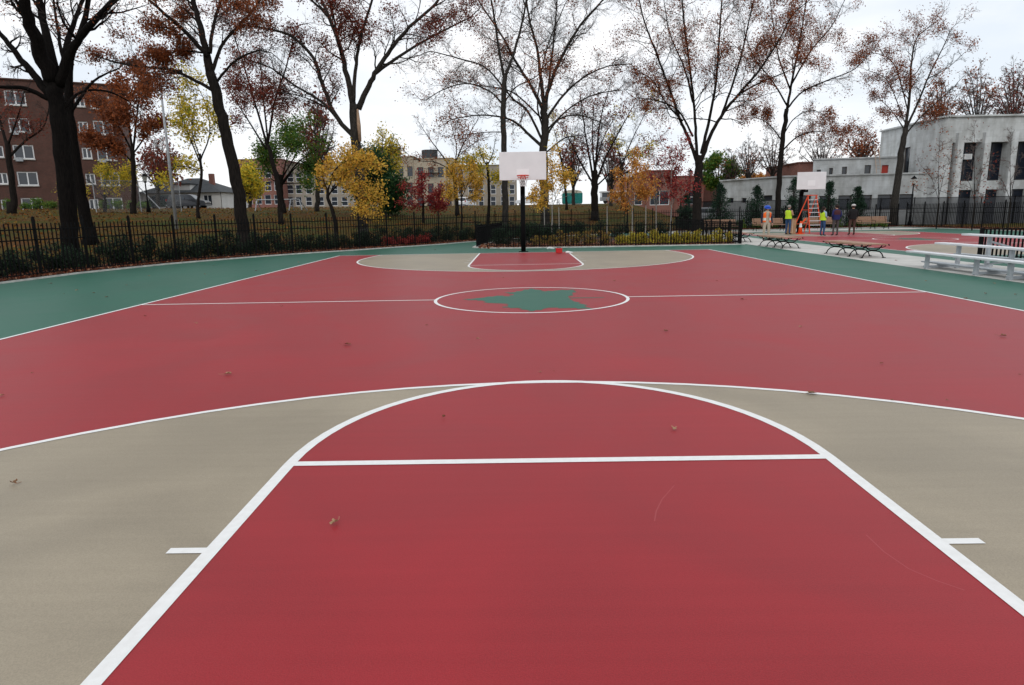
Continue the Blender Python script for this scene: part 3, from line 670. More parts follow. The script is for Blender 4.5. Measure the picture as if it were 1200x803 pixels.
pix_tree('redbud_tree', 'low tree hung with golden yellow leaves in front of the scarred trunk', 18, 21.5, [(394, 277), (392, 255), (385, 235), (384, 222)], (.14, .09), [
    ([(384, 225), (392, 200), (410, 188), (430, 190)], .05, .02, -1), ([(385, 228), (405, 210), (428, 215), (438, 235)], .05, .02, .5), ([(384, 224), (378, 205), (385, 192)], .04, .02, 1), ([(385, 230), (395, 215), (415, 228), (425, 245)], .04, .02, -.5), ([(384, 222), (400, 190), (420, 186), (436, 205)], .04, .02, 1)],
    mats='yellow', leafp=.6, thr=-.18, lsize=.14, leaves=3, lspread=.22, group='smaller coloured trees on the lawn')
pix_tree('ash_tree', 'yellow-leaved tree with dark stem just left of the backboard', 19, 44, [(572, 264), (573, 235), (572, 205), (571, 190)], (.16, .12), [
    ([(571, 195), (562, 178), (560, 165)], .07, .02, 1), ([(571, 195), (578, 178), (580, 165)], .07, .02, -1), ([(572, 215), (585, 205), (592, 215)], .05, .02, 1), ([(572, 210), (560, 200), (548, 190)], .05, .02, -1)],
    mats='lemon', leafp=.5, thr=-.1, lsize=.2, leaves=3, group='smaller coloured trees on the lawn')
pix_tree('young_maple', 'young golden yellow tree between the red shrub tree and the backboard', 20, 36, [(541, 266), (541, 245), (541, 225)], (.08, .06), [
    ([(541, 232), (532, 210), (530, 192)], .035, .015, .6), ([(541, 232), (550, 210), (553, 190)], .035, .015, -.6), ([(541, 228), (541, 205), (542, 185)], .04, .015, 0), ([(541, 236), (556, 228), (562, 215)], .03, .012, .6), ([(541, 236), (530, 230), (527, 222)], .03, .012, -.6)],
    mats='yellow', leafp=.45, thr=-.1, lsize=.15, leaves=4, lspread=.25, group='smaller coloured trees on the lawn')
pix_tree('maple_tree', 'small crimson-red tree in front of the tan apartment row', 21, 42, [(496, 258), (496, 245), (496, 235)], (.12, .1), [
    ([(496, 240), (484, 230), (478, 222)], .05, .02, 1), ([(496, 240), (508, 230), (516, 225)], .05, .02, -1), ([(496, 238), (494, 222), (493, 212)], .05, .02, 0), ([(496, 242), (482, 240), (474, 238)], .04, .02, -1), ([(496, 242), (512, 240), (518, 240)], .04, .02, 1)],
    mats='red', leafp=.6, thr=-.15, lsize=.18, leaves=3, lspread=.3, group='smaller coloured trees on the lawn')
pix_tree('oak_tree', 'bare forked tree in front of the tan apartment row', 22, 50, [(536, 255), (535, 230), (532, 205), (530, 198)], (.22, .17), [
    ([(530, 200), (518, 182), (505, 165), (495, 150)], .10, .03, 1), ([(531, 200), (540, 175), (548, 160), (560, 140)], .10, .03, -1), ([(530, 200), (510, 190), (490, 188), (470, 175)], .06, .02, 1), ([(531, 205), (535, 175), (530, 150), (525, 130)], .08, .02, 1), ([(540, 180), (560, 165), (575, 160)], .05, .02, 0)],
    mats='rust', leafp=.12, thr=.0, lsize=.18, nscale=.3)
pix_tree('oak_tree', 'slight bare tree with ivy-yellow trunk behind the teal container', 23, 60, [(664, 250), (663, 225), (659, 195), (655, 175)], (.16, .1), [
    ([(656, 180), (650, 155), (645, 135)], .06, .02, 1), ([(658, 190), (668, 165), (672, 145)], .06, .02, -1), ([(660, 205), (640, 195), (630, 185)], .04, .02, 0)],
    mats='lemon', leafp=.1, thr=.1, lsize=.2)
pix_tree('oak_tree', 'bare tree with a few yellow leaves left of the brick building', 24, 62, [(730, 245), (729, 220), (728, 200), (729, 190)], (.3, .2), [
    ([(729, 195), (738, 170), (750, 145), (760, 125)], .1, .03, 1), ([(729, 195), (722, 165), (718, 140)], .09, .03, -1), ([(729, 200), (742, 185), (758, 175)], .07, .02, 1)],
    mats='lemon', leafp=.15, thr=.0, lsize=.25)
# young staked trees in the planter
def young(name, label, seed, Y, px, pyb, mats, pts, leafp=.6, lean=0, ls=.12):
    foot = gnd(px, pyb); Y = foot.y if Y is None else Y
    o = pix_tree(name, label, seed, Y, [(px, 285), (px+lean*.5, 262), (px+lean, 240)], (.05, .035), [([(px+lean*(1-i*0), 245-i*3)]+[(px+lean+a, b) for a, b in p], .022, .01, (-1)**i*.5) for i, p in enumerate(pts)],
        mats=mats, leafp=leafp, thr=-.3, lsize=ls, leaves=3, lspread=.2, bark=M_barkp, flare=False, group='young staked trees in the planter', tw=.006)
    return o
young('young_maple', 'young pale-stemmed tree with gold leaves just right of the hoop pole', 31, 23, 647, 0, 'yellow', [[(-8, 225), (-14, 205)], [(8, 225), (16, 210)], [(0, 215), (-2, 185)], [(12, 232), (22, 228)], [(-10, 235), (-20, 228)]])
young('young_maple', 'young pale-stemmed tree with apricot orange leaves right of centre planter', 32, 24, 741, 0, 'orange', [[(-8, 225), (-14, 208)], [(8, 222), (14, 205)], [(0, 210), (0, 188)], [(10, 234), (20, 222)], [(-10, 238), (-18, 232)]], leafp=.5)
young('young_maple', 'young thin tree with pinkish red leaves near the planter right end', 33, 26, 785, 0, 'red', [[(-6, 220), (-12, 200)], [(8, 222), (18, 212)], [(0, 210), (2, 188)], [(10, 230), (24, 222)], [(0, 200), (10, 175)]], leafp=.3, lean=2)
young('young_maple', 'young thin nearly bare tree with faint red leaves beside the park lamp', 34, 27, 769, 0, 'red', [[(-6, 218), (-10, 190)], [(6, 220), (10, 185)], [(0, 200), (2, 160)]], leafp=.15)
# stakes
for px, lb in ((638, 'left of the gold sapling'), (655, 'right of the gold sapling'), (711, 'left of the orange sapling'), (756, 'right of the orange sapling')):
    b = at(px, 285, 22.5)
    tag(MB().tube([(0, 0, 0), (.01, 0, 1.0), (0, .01, 1.9)], [.026, .025, .024], 7).build('tree_stake', M_barkp, loc=(b.x, 22.5, 0)), 'pale wooden stake standing '+lb, 'stake', 'tree stakes in the planter')
# thin saplings before the school
for i, (px, pts, lb) in enumerate(((1100, [[(-8, 210), (-20, 195)], [(8, 200), (18, 185)], [(0, 190), (2, 150)], [(10, 225), (30, 215)], [(-10, 228), (-24, 222)]], 'sapling with few rusty leaves in front of the first school window bay'),
                                  (1142, [[(-6, 215), (-16, 200)], [(8, 205), (14, 190)], [(0, 190), (0, 160)], [(12, 228), (26, 224)]], 'thin sapling in front of the middle school window bay'),
                                  (1184, [[(-8, 215), (-16, 205)], [(6, 205), (12, 190)], [(0, 200), (0, 165)]], 'dark thin sapling nearest the right edge of the picture'))):
    Y = 28+i*-2
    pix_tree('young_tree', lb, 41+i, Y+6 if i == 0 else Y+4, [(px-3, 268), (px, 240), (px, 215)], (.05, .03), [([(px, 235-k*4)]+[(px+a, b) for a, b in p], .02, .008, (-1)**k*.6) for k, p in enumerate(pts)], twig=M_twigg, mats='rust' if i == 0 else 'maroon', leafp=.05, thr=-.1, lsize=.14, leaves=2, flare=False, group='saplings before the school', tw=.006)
# background trees beyond the school and streets
def far_tree(name, label, seed, Y, px, pyt, pyb, wpx, mats, leafp, ls=.35, thr=-.1, lv=3, group='distant trees beyond the buildings', dens=.85, twig=None, tw=.018):
    rng = random.Random(seed*11); limbs = []; yb = pyb-(pyb-pyt)*.3
    for k in range(9):
        a = (k-4)/4*wpx; top = pyt+abs(a)/wpx*(pyb-pyt)*.35
        limbs.append(([(px, yb+rng.uniform(-2, 8)), (px+a*.45, yb-(yb-top)*.45), (px+a*.8, top+(yb-top)*.22)], .13, .045, rng.uniform(-3, 3)))
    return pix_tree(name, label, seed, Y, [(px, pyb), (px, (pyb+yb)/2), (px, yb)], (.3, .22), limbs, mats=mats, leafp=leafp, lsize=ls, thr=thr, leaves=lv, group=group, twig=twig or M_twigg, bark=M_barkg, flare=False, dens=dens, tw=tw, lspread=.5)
far_tree('oak_tree', 'distant rust-leaved tree above the school roof beside the leaning tree', 51, 66, 1103, 80, 190, 26, 'rust', .10, ls=.28)
far_tree('oak_tree', 'distant rust-brown tree above the middle of the school roof', 52, 68, 1145, 72, 190, 26, 'rust', .11, ls=.28)
far_tree('oak_tree', 'distant half-bare reddish tree above the school roof at the right edge', 53, 70, 1188, 66, 190, 28, 'maroon', .08, ls=.26)
far_tree('oak_tree', 'distant bare tree above the low school wing near the slender tree', 54, 80, 962, 148, 225, 30, 'rust', .03, thr=.1, ls=.25)
far_tree('oak_tree', 'distant bare tree over the middle of the low school wing', 55, 84, 905, 150, 230, 26, 'rust', .03, thr=.1, ls=.25)
far_tree('oak_tree', 'distant bare tree left of the low wing of the school', 56, 84, 877, 158, 232, 18, 'rust', .03, thr=.1, ls=.25)
far_tree('oak_tree', 'distant half-bare tree hanging rust leaves beside the school upper storey', 57, 58, 1010, 145, 215, 24, 'rust', .10, ls=.26)
far_tree('maple_tree', 'distant rounded green-yellow tree left of the low school wing', 58, 92, 842, 180, 235, 24, 'green', .9, ls=.42, thr=-.3, lv=3)
far_tree('maple_tree', 'distant bright orange tree peeking over the low school wing', 59, 92, 883, 201, 235, 14, 'orange', .8, ls=.42, thr=-.25, lv=3)
far_tree('oak_tree', 'distant brown tree between the tall lamp and apartment block', 60, 62, 185, 150, 255, 26, 'maroon', .2)
far_tree('ash_tree', 'distant yellow tree before the small red brick building', 61, 68, 293, 188, 255, 10, 'lemon', .35)
far_tree('oak_tree', 'distant dark stems with maroon leaves between rust tree and scarred tree', 62, 50, 372, 90, 258, 22, 'maroon', .12)
far_tree('maple_tree', 'distant green and yellow tree right of the scarred trunk top', 63, 60, 452, 150, 235, 20, 'lemon', .22, ls=.26)
far_tree('oak_tree', 'distant bare tree just right of the twin-stemmed tree', 64, 90, 857, 170, 235, 12, 'rust', .02, thr=.1)
far_tree('oak_tree', 'distant bare maroon-tinged tree right of the backboard tree', 65, 70, 716, 150, 250, 20, 'maroon', .08)
far_tree('oak_tree', 'distant bare tree left of the many-stemmed tree', 66, 76, 672, 150, 248, 16, 'maroon', .06)

# ---------------------------------------------------------------- bushes
def bush_mesh(name, seed, rx, ry, h, n, ls, mats, lumps=16, cone=False, stems=True):
    n = int(n*1.7)
    rng = random.Random(seed); mb = MB(); cs = []
    for k in range(lumps):
        a = rng.uniform(0, 6.28); z = (rng.uniform(.12, .85)*h) if not cone else (.08+.88*rng.random()**1.4)*h; rr = sqrt(rng.random())*(1-z/h*(.95 if cone else .35))
        cs.append((Vector((cos(a)*rx*rr*.8, sin(a)*ry*rr*.8, z)), rng.uniform(.28, .42)*min(rx, h)*(1-z/h*.62 if cone else 1)))
    if stems:
        for c, r in cs: mb.tube([(0, 0, 0), c*.5, c], [.02, .014, .008], 3, 0, cap=False)
    for i in range(n):
        c, r = rng.choice(cs); d = Vector((rng.gauss(0, 1), rng.gauss(0, 1), rng.gauss(0, .8))).normalized()*r*rng.uniform(.5, 1.08)
        p = c+d; p.z = max(.02, p.z); leaf(mb, p, ls*rng.uniform(.6, 1.2), rng, rng.choice((1, 1, 2, 3)))
    me = mb.build(name, [M_twig]+LV[mats]); return me
def scatter(protos, spots, label, cat, group):
    for i, (x, y, s, rz) in enumerate(spots):
        p = protos[i % len(protos)]
        if not p.get('used'): o = p; p['used'] = 1
        else: o = p.copy(); C.collection.objects.link(o)
        o.location = (x, y, hz(x, y) if seg_side(x, y) > 0 else .01); o.rotation_euler = (0, 0, rz); o.scale = (s, s, s*R.uniform(.85, 1.15))
        tag(o, label if isinstance(label, str) else label(x, y, i), cat, group)
    for p in protos:
        if 'used' in p: del p['used']
    for o in C.objects:
        if 'used' in o: del o['used']
sp = []; s = acc[2]-4; 
while s < acc[21]:
    k = kerb_point(s); q = k[0]+k[2]*R.uniform(1.3, 1.8); sz = R.uniform(.75, 1.15)
    sp.append((q.x, q.y, sz, R.uniform(0, 6))); s += R.uniform(.48, .68)
scatter([bush_mesh('shrub', 70+i, .62, .6, .95, 900, .075, 'shrub') for i in range(4)], sp, 'dark green waist-high shrub in the row behind the curved picket fence', 'shrub', 'dark shrubs behind the curved fence')
sp = []
for k in range(9): sp.append((-.9+k*1.2+R.uniform(-.1, .1), 29.6+R.uniform(-.2, .2), R.uniform(.95, 1.1), R.uniform(0, 6)))
scatter([bush_mesh('hedge_shrub', 80+i, .72, .6, .9, 900, .08, 'shrub') for i in range(2)], sp, 'dark green hedge shrub along the back of the central planter', 'shrub', 'hedge at the back of the planter')
sp = [(-1.3+k*.62, 20.5+k*.28+R.uniform(-.2, .2), R.uniform(.9, 1.2), R.uniform(0, 6)) for k in range(6)]
scatter([bush_mesh('shrub', 84+i, .6, .6, .95, 1000, .07, 'shrub') for i in range(2)], sp, 'dark green shrub at the left corner of the central planter', 'shrub', 'dark shrubs in the planter corner')
sp = [(.5+k*.28+R.uniform(-.1, .1), 19.5+(k % 3)*.7+R.uniform(-.3, .3), R.uniform(.75, 1.15), R.uniform(0, 6)) for k in range(16)]
scatter([bush_mesh('perennial', 88+i, .26, .25, .68, 200, .07, 'amber') for i in range(3)], sp, 'low amber and rust leaved plant left of centre in the planter', 'plant', 'amber plants in the planter')
sp = [(4.7+k*.175+R.uniform(-.1, .1), 19.3+(k % 3)*.5+R.uniform(-.2, .2), R.uniform(.7, 1.2), R.uniform(0, 6)) for k in range(32)]
scatter([bush_mesh('perennial', 91+i, .28, .27, .58, 260, .075, 'gold') for i in range(3)], sp, 'low bright yellow leafed plant in the right half of the planter', 'plant', 'yellow plants in the planter')
sp = []
for s0 in (acc[12], acc[12]+.9, acc[12]+1.7, acc[13]+1): 
    k = kerb_point(s0); q = k[0]+k[2]*.7; sp.append((q.x, q.y, R.uniform(.9, 1.2), R.uniform(0, 6)))
scatter([bush_mesh('low_shrub', 95+i, .45, .4, .5, 420, .075, 'red') for i in range(2)], sp, 'low scarlet leaved shrub behind the fence left of the hoop', 'shrub', 'scarlet shrubs behind the fence')
sp = [(15.5+k*.9+R.uniform(-.2, .2), 38.8+R.uniform(-.1, .4), R.uniform(.8, 1.2), R.uniform(0, 6)) for k in range(15)]
scatter([bush_mesh('low_shrub', 98+i, .5, .4, .7, 380, .09, 'green') for i in range(3)], sp, 'low yellow-green shrub in the bed behind the far wooden benches', 'shrub', 'shrubs behind the far benches')
for i, (px, top, lb) in enumerate(((803, 226, 'narrow dark holly tree beside the twin-stemmed trunk'), (843, 214, 'dark holly tree behind the nearest slatted bench'), (885, 217, 'broad dark holly tree above the worker in orange'), (928, 209, 'dark holly tree behind the worker in jeans and lime vest'), (969, 212, 'dark holly tree right of the orange ladder'), (1002, 216, 'faint narrow holly tree above the man in black'))):
    b = at(px, 262, 41.3); t = at(px, top, 41.3); h = t.z
    o = bush_mesh('holly_tree', 110+i, 1.6 if i in (1, 2, 3, 4) else 1.3, 1.3, h, 3200, .12, 'holly', lumps=70, cone=True)
    root = empty('holly_tree', (b.x, 41.3, .02), 0, lb, 'tree', 'young holly trees'); o.name = 'crown'; o.parent = root
    MB().tube([(0, 0, 0), (.02, 0, h*.5), (0, 0, h*.92)], [.06, .04, .015], 6).build('trunk', M_bark, root)
# hedge behind apartment lawn
sp = []
for k in range(12):
    p = at(-20+k*17, 250, 52); sp.append((p.x, 52+R.uniform(-1, 1), R.uniform(.8, 1.2), R.uniform(0, 6)))
scatter([bush_mesh('hedge_shrub', 120+i, .8, .6, .8, 600, .12, 'green') for i in range(2)], sp, 'green shrub on the slope below the brick apartment block', 'shrub', 'shrubs below the apartment block')

# ================================================================= BUILDINGS
M_brickd = brick('dark red brick', (.125, .05, .038), (.085, .038, .030), (.12, .095, .08))
M_brickr = brick('orange red brick', (.30, .10, .07), (.24, .08, .06), (.30, .25, .22))
M_brickt = brick('tan brick', (.50, .42, .31), (.44, .37, .27), (.5, .45, .37))
M_brickg = brick('grey tan brick', (.38, .33, .265), (.33, .285, .23), (.40, .36, .31))
M_stone = bpy.data.materials.new('school limestone')
def stone(m):
    m.use_nodes = True; n = m.node_tree.nodes; l = m.node_tree.links; b = n['Principled BSDF']; b.inputs['Roughness'].default_value = .85
    t = n.new('ShaderNodeTexCoord'); s = n.new('ShaderNodeSeparateXYZ'); l.new(t.outputs['Object'], s.inputs[0])
    a = n.new('ShaderNodeMath'); a.operation = 'ADD'; l.new(s.outputs[0], a.inputs[0]); l.new(s.outputs[1], a.inputs[1])
    cb = n.new('ShaderNodeCombineXYZ'); l.new(a.outputs[0], cb.inputs[0]); l.new(s.outputs[2], cb.inputs[1])
    k = n.new('ShaderNodeTexBrick'); l.new(cb.outputs[0], k.inputs[0]); k.inputs['Color1'].default_value = (.66, .69, .70, 1); k.inputs['Color2'].default_value = (.60, .63, .64, 1); k.inputs['Mortar'].default_value = (.53, .56, .57, 1)
    k.inputs['Scale'].default_value = 1; k.inputs['Brick Width'].default_value = 1.1; k.inputs['Row Height'].default_value = .55; k.inputs['Mortar Size'].default_value = .012
    z = n.new('ShaderNodeTexNoise'); z.inputs['Scale'].default_value = .7; z.inputs['Detail'].default_value = 9; z.inputs['Roughness'].default_value = .65; l.new(t.outputs['Object'], z.inputs[0])
    mp_ = n.new('ShaderNodeMapping'); mp_.inputs['Scale'].default_value = (2.2, 2.2, .25); l.new(t.outputs['Object'], mp_.inputs[0])
    z2 = n.new('ShaderNodeTexNoise'); z2.inputs['Scale'].default_value = .9; z2.inputs['Detail'].default_value = 5; l.new(mp_.outputs[0], z2.inputs[0])
    mx = None; src = k.outputs[0]
    for q, lo, a0, a1 in ((z, .70, .36, .60), (z2, .80, .35, .6)):
        r = n.new('ShaderNodeValToRGB'); r.color_ramp.elements[0].position = a0; r.color_ramp.elements[1].position = a1; r.color_ramp.elements[0].color = (lo, lo*.99, lo*.97, 1); r.color_ramp.elements[1].color = (1, 1, 1, 1)
        l.new(q.outputs['Fac'], r.inputs[0]); mx = n.new('ShaderNodeMix'); mx.data_type = 'RGBA'; mx.blend_type = 'MULTIPLY'; mx.inputs['Factor'].default_value = 1
        l.new(src, mx.inputs['A']); l.new(r.outputs[0], mx.inputs['B']); src = mx.outputs['Result']
    l.new(src, b.inputs['Base Color'])
stone(M_stone)
M_roofd = mat('dark roof', (.06, .065, .07), .9, var=.2, scale=2)
M_cream = mat('cream siding', (.62, .62, .60), .8, var=.08, scale=1)
M_dark = mat('dark interior', (.012, .012, .014), .9)
M_reddoor = mat('red door paint', (.45, .05, .035), .6)
class Wall:
    """vertical wall panel from plan point P to Q (P left, Q right as seen), z0..z1, holes punched with reveals"""
    def __init__(s, P, Q, z0, z1): s.P = Vector(P); s.Q = Vector(Q); s.L = (s.Q-s.P).length; s.d = (s.Q-s.P)/s.L; s.n = Vector((s.d.y, -s.d.x)); s.z0 = z0; s.z1 = z1; s.holes = []
    def pt(s, u, z, dep=0): p = s.P+s.d*u-s.n*dep; return (p.x, p.y, z)
    def frompix(s, px, py):
        d = ray(px, py); o = Vector((CX, CY)); e = s.d; a = d.x*(-e.y)+d.y*e.x
        r = s.P-o; t = (r.x*(-e.y)+r.y*e.x)/a; hit = o+Vector((d.x, d.y))*t
        return (hit-s.P).dot(s.d), CH+d.z*t
    def hole_pix(s, x0, y0, x1, y1):
        xm = (x0+x1)/2; ym = (y0+y1)/2; u0, _ = s.frompix(x0, ym); u1, _ = s.frompix(x1, ym); _, zt = s.frompix(xm, y0); _, zb = s.frompix(xm, y1); s.holes.append((u0, zb, u1, zt)); return s.holes[-1]
    def build(s, mb, dep=.2, base=(0, 0, 0)):
        B = Vector(base); us = sorted({0, s.L}|{h[0] for h in s.holes}|{h[2] for h in s.holes}); zs = sorted({s.z0, s.z1}|{h[1] for h in s.holes}|{h[3] for h in s.holes})
        us = [u for u in us if -1e-6 <= u <= s.L+1e-6]; zs = [z for z in zs if s.z0-1e-6 <= z <= s.z1+1e-6]
        f = lambda u, z, d=0: tuple(Vector(s.pt(u, z, d))-B)
        for a, b in zip(us, us[1:]):
            for c, d in zip(zs, zs[1:]):
                um, zm = (a+b)/2, (c+d)/2
                if any(h[0] < um < h[2] and h[1] < zm < h[3] for h in s.holes): continue
                mb.face([f(a, c), f(b, c), f(b, d), f(a, d)])
        for (a, c, b, d) in s.holes:
            mb.face([f(a, c), f(a, d), f(a, d, dep), f(a, c, dep)]); mb.face([f(b, c), f(b, c, dep), f(b, d, dep), f(b, d)])
            mb.face([f(a, c), f(a, c, dep), f(b, c, dep), f(b, c)]); mb.face([f(a, d), f(b, d), f(b, d, dep), f(a, d, dep)])
    def window(s, h, root, base, fm=None, dep=.17, style='double', name='window', glass=None, fw=.09):
        a, c, b, d = h; B = Vector(base); fm = fm or M_wframe; mb = MB(); f = lambda u, z, q=0: Vector(s.pt(u, z, q))-B
        def bar(u0, z0, u1, z1):
            for q0, q1 in ((dep-.08, dep+.0),):
                p = [f(u0, z0, q1), f(u1, z0, q1), f(u1, z1, q1), f(u0, z1, q1), f(u0, z0, q0), f(u1, z0, q0), f(u1, z1, q0), f(u0, z1, q0)]; i = len(mb.v); mb.v += [tuple(x) for x in p]
                for t in ((0, 3, 2, 1), (4, 5, 6, 7), (0, 1, 5, 4), (1, 2, 6, 5), (2, 3, 7, 6), (3, 0, 4, 7)): mb.f.append(tuple(i+k for k in t)); mb.m.append(0)
        bar(a, c, b, c+fw); bar(a, d-fw, b, d); bar(a, c+fw, a+fw, d-fw); bar(b-fw, c+fw, b, d-fw)
        if style in ('double', 'cross'): bar((a+b)/2-fw/2, c+fw, (a+b)/2+fw/2, d-fw)
        if style == 'sash' or style == 'cross': bar(a+fw, (c+d)/2-fw/2, b-fw, (c+d)/2+fw/2)
        w_ = mb.build(name, fm, root)
        g = MB().face([tuple(f(a, c, dep-.02)), tuple(f(b, c, dep-.02)), tuple(f(b, d, dep-.02)), tuple(f(a, d, dep-.02))]); g.build('pane', glass or M_glass, w_)
        return w_
def simple_building(name, label, corners, z0, z1, m, holes_front, style='double', roof=M_roofd, parapet=.35, fm=None, depth=12, dep=.17, fw=.09, trim=None, front=None):
    """corners: plan polyline of visible faces left to right; closed backwards by depth"""
    base = (corners[0][0], corners[0][1], z0); B = Vector(base); root = empty(name, base, 0, label, 'building')
    mb = MB(); walls = []
    for i, (P, Q) in enumerate(zip(corners, corners[1:])):
        w_ = Wall(P, Q, z0-.5, z1); walls.append(w_)
        for h in holes_front.get(i, []): 
            if len(h) == 4: w_.holes.append(h)
    for w_ in walls: w_.build(mb, dep+.02, base)
    n = walls[len(walls)//2].n; bk = [(Vector(p)-n*depth) for p in corners]
    ring = [Vector(p) for p in corners]+bk[::-1]
    for a, b in zip(ring[len(corners)-1:]+[ring[0]], ring[len(corners):]+[ring[0]]):
        if (a-b).length < 1e-6: continue
        mb.face([(a.x-B.x, a.y-B.y, -.5), (b.x-B.x, b.y-B.y, -.5), (b.x-B.x, b.y-B.y, z1-z0), (a.x-B.x, a.y-B.y, z1-z0)])
    mb.build('wall', m, root)
    MB().face([(p.x-B.x, p.y-B.y, z1-z0-parapet) for p in ring]).build('roof', roof, root)
    cp = MB()
    for a, b in zip(ring, ring[1:]+ring[:1]):
        a3 = Vector((a.x-B.x, a.y-B.y, z1-z0+.07)); b3 = Vector((b.x-B.x, b.y-B.y, z1-z0+.07))
        cp.beam(a3, b3, .34, .14)
    cp.build('coping', trim or m, root)
    for w_ in walls:
        for h in w_.holes: w_.window(h, root, base, fm, dep, style, fw=fw)
    return root, walls, B
# dark brick apartment block at the left
A0 = at(-170, 250, 55).to_2d(); A1 = at(156, 250, 66).to_2d(); Wt = Wall(A0, A1, 0, 1); hs = []
ucols = [(Wt.frompix(px, 181)[0], wd) for px, wd in ((28, 1.9), (80, 1.9), (102, .95), (125, 1.9), (-2, 1.0))]
ucols += [(u-9.6, wd) for u, wd in ucols[:3]]+[(ucols[0][0]-12.2, 1.0)]
for r_, zc in enumerate((3.4, 6.25, 9.1, 11.95, 14.75)):
    for u, wd in ucols:
        hh = 1.5 if wd > 1 else 1.2
        if u-wd/2 > .3 and u+wd/2 < Wt.L-.2: hs.append((u-wd/2, zc-hh/2, u+wd/2, zc+hh/2))
root, wl, B = simple_building('apartment_building', 'dark red brick apartment block with white paired windows at the far left', [tuple(A0), tuple(A1)], 2.2, 16.6, M_brickd, {0: hs}, depth=16, fw=.12)
for k, (c0, z) in enumerate(((0, 8.3), (0, 11.1), (1, 8.3), (3, 8.3))):
    w_ = wl[0]; p = Vector(w_.pt(ucols[c0][0]-.45, z-.02, -.12))-B
    T = Matrix.Translation(p) @ Matrix.Rotation(atan2(w_.d.y, w_.d.x), 4, 'Z')
    MB().box((-.33, -.2, -.2), (.33, .1, .2), 0, T).build('air_conditioner', M_galv, root)
for h in hs:
    w_ = wl[0]; a = Vector(w_.pt(h[0]-.05, h[1]-.05, -.05))-B; b = Vector(w_.pt(h[2]+.05, h[1]-.05, -.05))-B; MB().beam(a, b, .18, .1).build('sill', M_kerb, root)
# far row buildings
def frow(name, label, Y, x0, x1, ytop, m, cols, rows, ww, wh, z0=2.7, style='sash', fm=None, depth=12, cy=None):
    P = at(x0, 240, Y); Q = at(x1, 240, Y); zt = at((x0+x1)/2, ytop, Y).z; Wt = Wall(P.to_2d(), Q.to_2d(), 0, 1); hs = []
    for py in rows:
        for px in cols:
            u, z = Wt.frompix(px, py)
            if u-ww/2 > .15 and u+ww/2 < Wt.L-.15: hs.append((u-ww/2, z-wh/2, u+ww/2, z+wh/2))
    return simple_building(name, label, [tuple(P.to_2d()), tuple(Q.to_2d())], z0, zt, m, {0: hs}, style=style, fm=fm, depth=depth)
M_wdk = mat('dark window frame', (.12, .10, .09), .7)
rt, _, B = frow('row_house', 'tan brick row building with dark sash windows, left end of the row', 124, 440, 487, 184, M_brickt, (448, 458, 469.5, 480.5), (201, 220, 235), 1.1, 2.0, fm=M_wdk)
MB().box((1, 1, 10.5), (5, 4, 12.4), 0).build('roof_hut', M_roofd, rt)
rt, _, B = frow('row_house', 'tan brick row building with rooftop turret beside the red shrub tree', 123.4, 487.3, 532, 186, M_brickt, (493, 505, 516.5, 526), (202, 221, 236), 1.15, 2.0, fm=M_wdk)
MB().prism([(3+1.6*cos(k*pi/3), 1.8+1.4*sin(k*pi/3)) for k in range(6)], 9.8, 11.6).build('turret', M_roofd, rt)
mbf = MB()
for zz in (6.9,):
    mbf.box((.6, -1.1, zz), (5, -.05, zz+.08)); 
    for k in range(12): mbf.box((.6+k*.4, -1.1, zz), (.63+k*.4, -1.07, zz+.9))
    mbf.box((.6, -1.1, zz+.9), (5, -1.06, zz+.94))
mbf.build('fire_escape', M_black, rt)
frow('row_house', 'tan row building half hidden behind the gold sapling and backboard', 124, 532.5, 606, 194, M_brickg, (540, 552, 564, 578, 590, 600), (207, 222, 236), 1.1, 1.9, fm=M_wframe)
frow('row_house', 'grey-tan building behind the golden hanging foliage', 125, 333, 439, 192, M_brickg, (340, 350, 362, 376, 392, 404, 418, 430), (208, 222, 236), 1.3, 1.8)
frow('brick_house', 'orange-red brick building right of the tall leaning rust tree', 122, 284, 332.5, 187, M_brickr, (292, 303, 314, 325), (203, 218, 234), 1.3, 1.9)
# brick building right of centre
frow('brick_building', 'low orange-red brick building behind the orange sapling', 92, 723, 757, 209, M_brickr, (732, 748), (232,), 1.2, 2.2, z0=1.2)
frow('brick_building', 'raised middle block of the low red brick building', 91.4, 757.3, 789, 200.5, M_brickr, (773,), (232,), 3.0, 2.2, z0=1.2, style='double')
frow('brick_building', 'right end block of the low red brick building before the school', 92, 789.3, 824, 207, M_brickr, (794, 808), (231,), 1.4, 2.2, z0=1.0)
frow('brick_building', 'small red brick block peeking out left of the school wing', 98, 825, 850, 214, M_brickr, (), (), 1, 1, z0=.8)
frow('brick_tower_hut', 'tiny brown brick roof block behind the low school wing', 80, 933, 953, 191, M_brickr, (), (), 1, 1, z0=0)
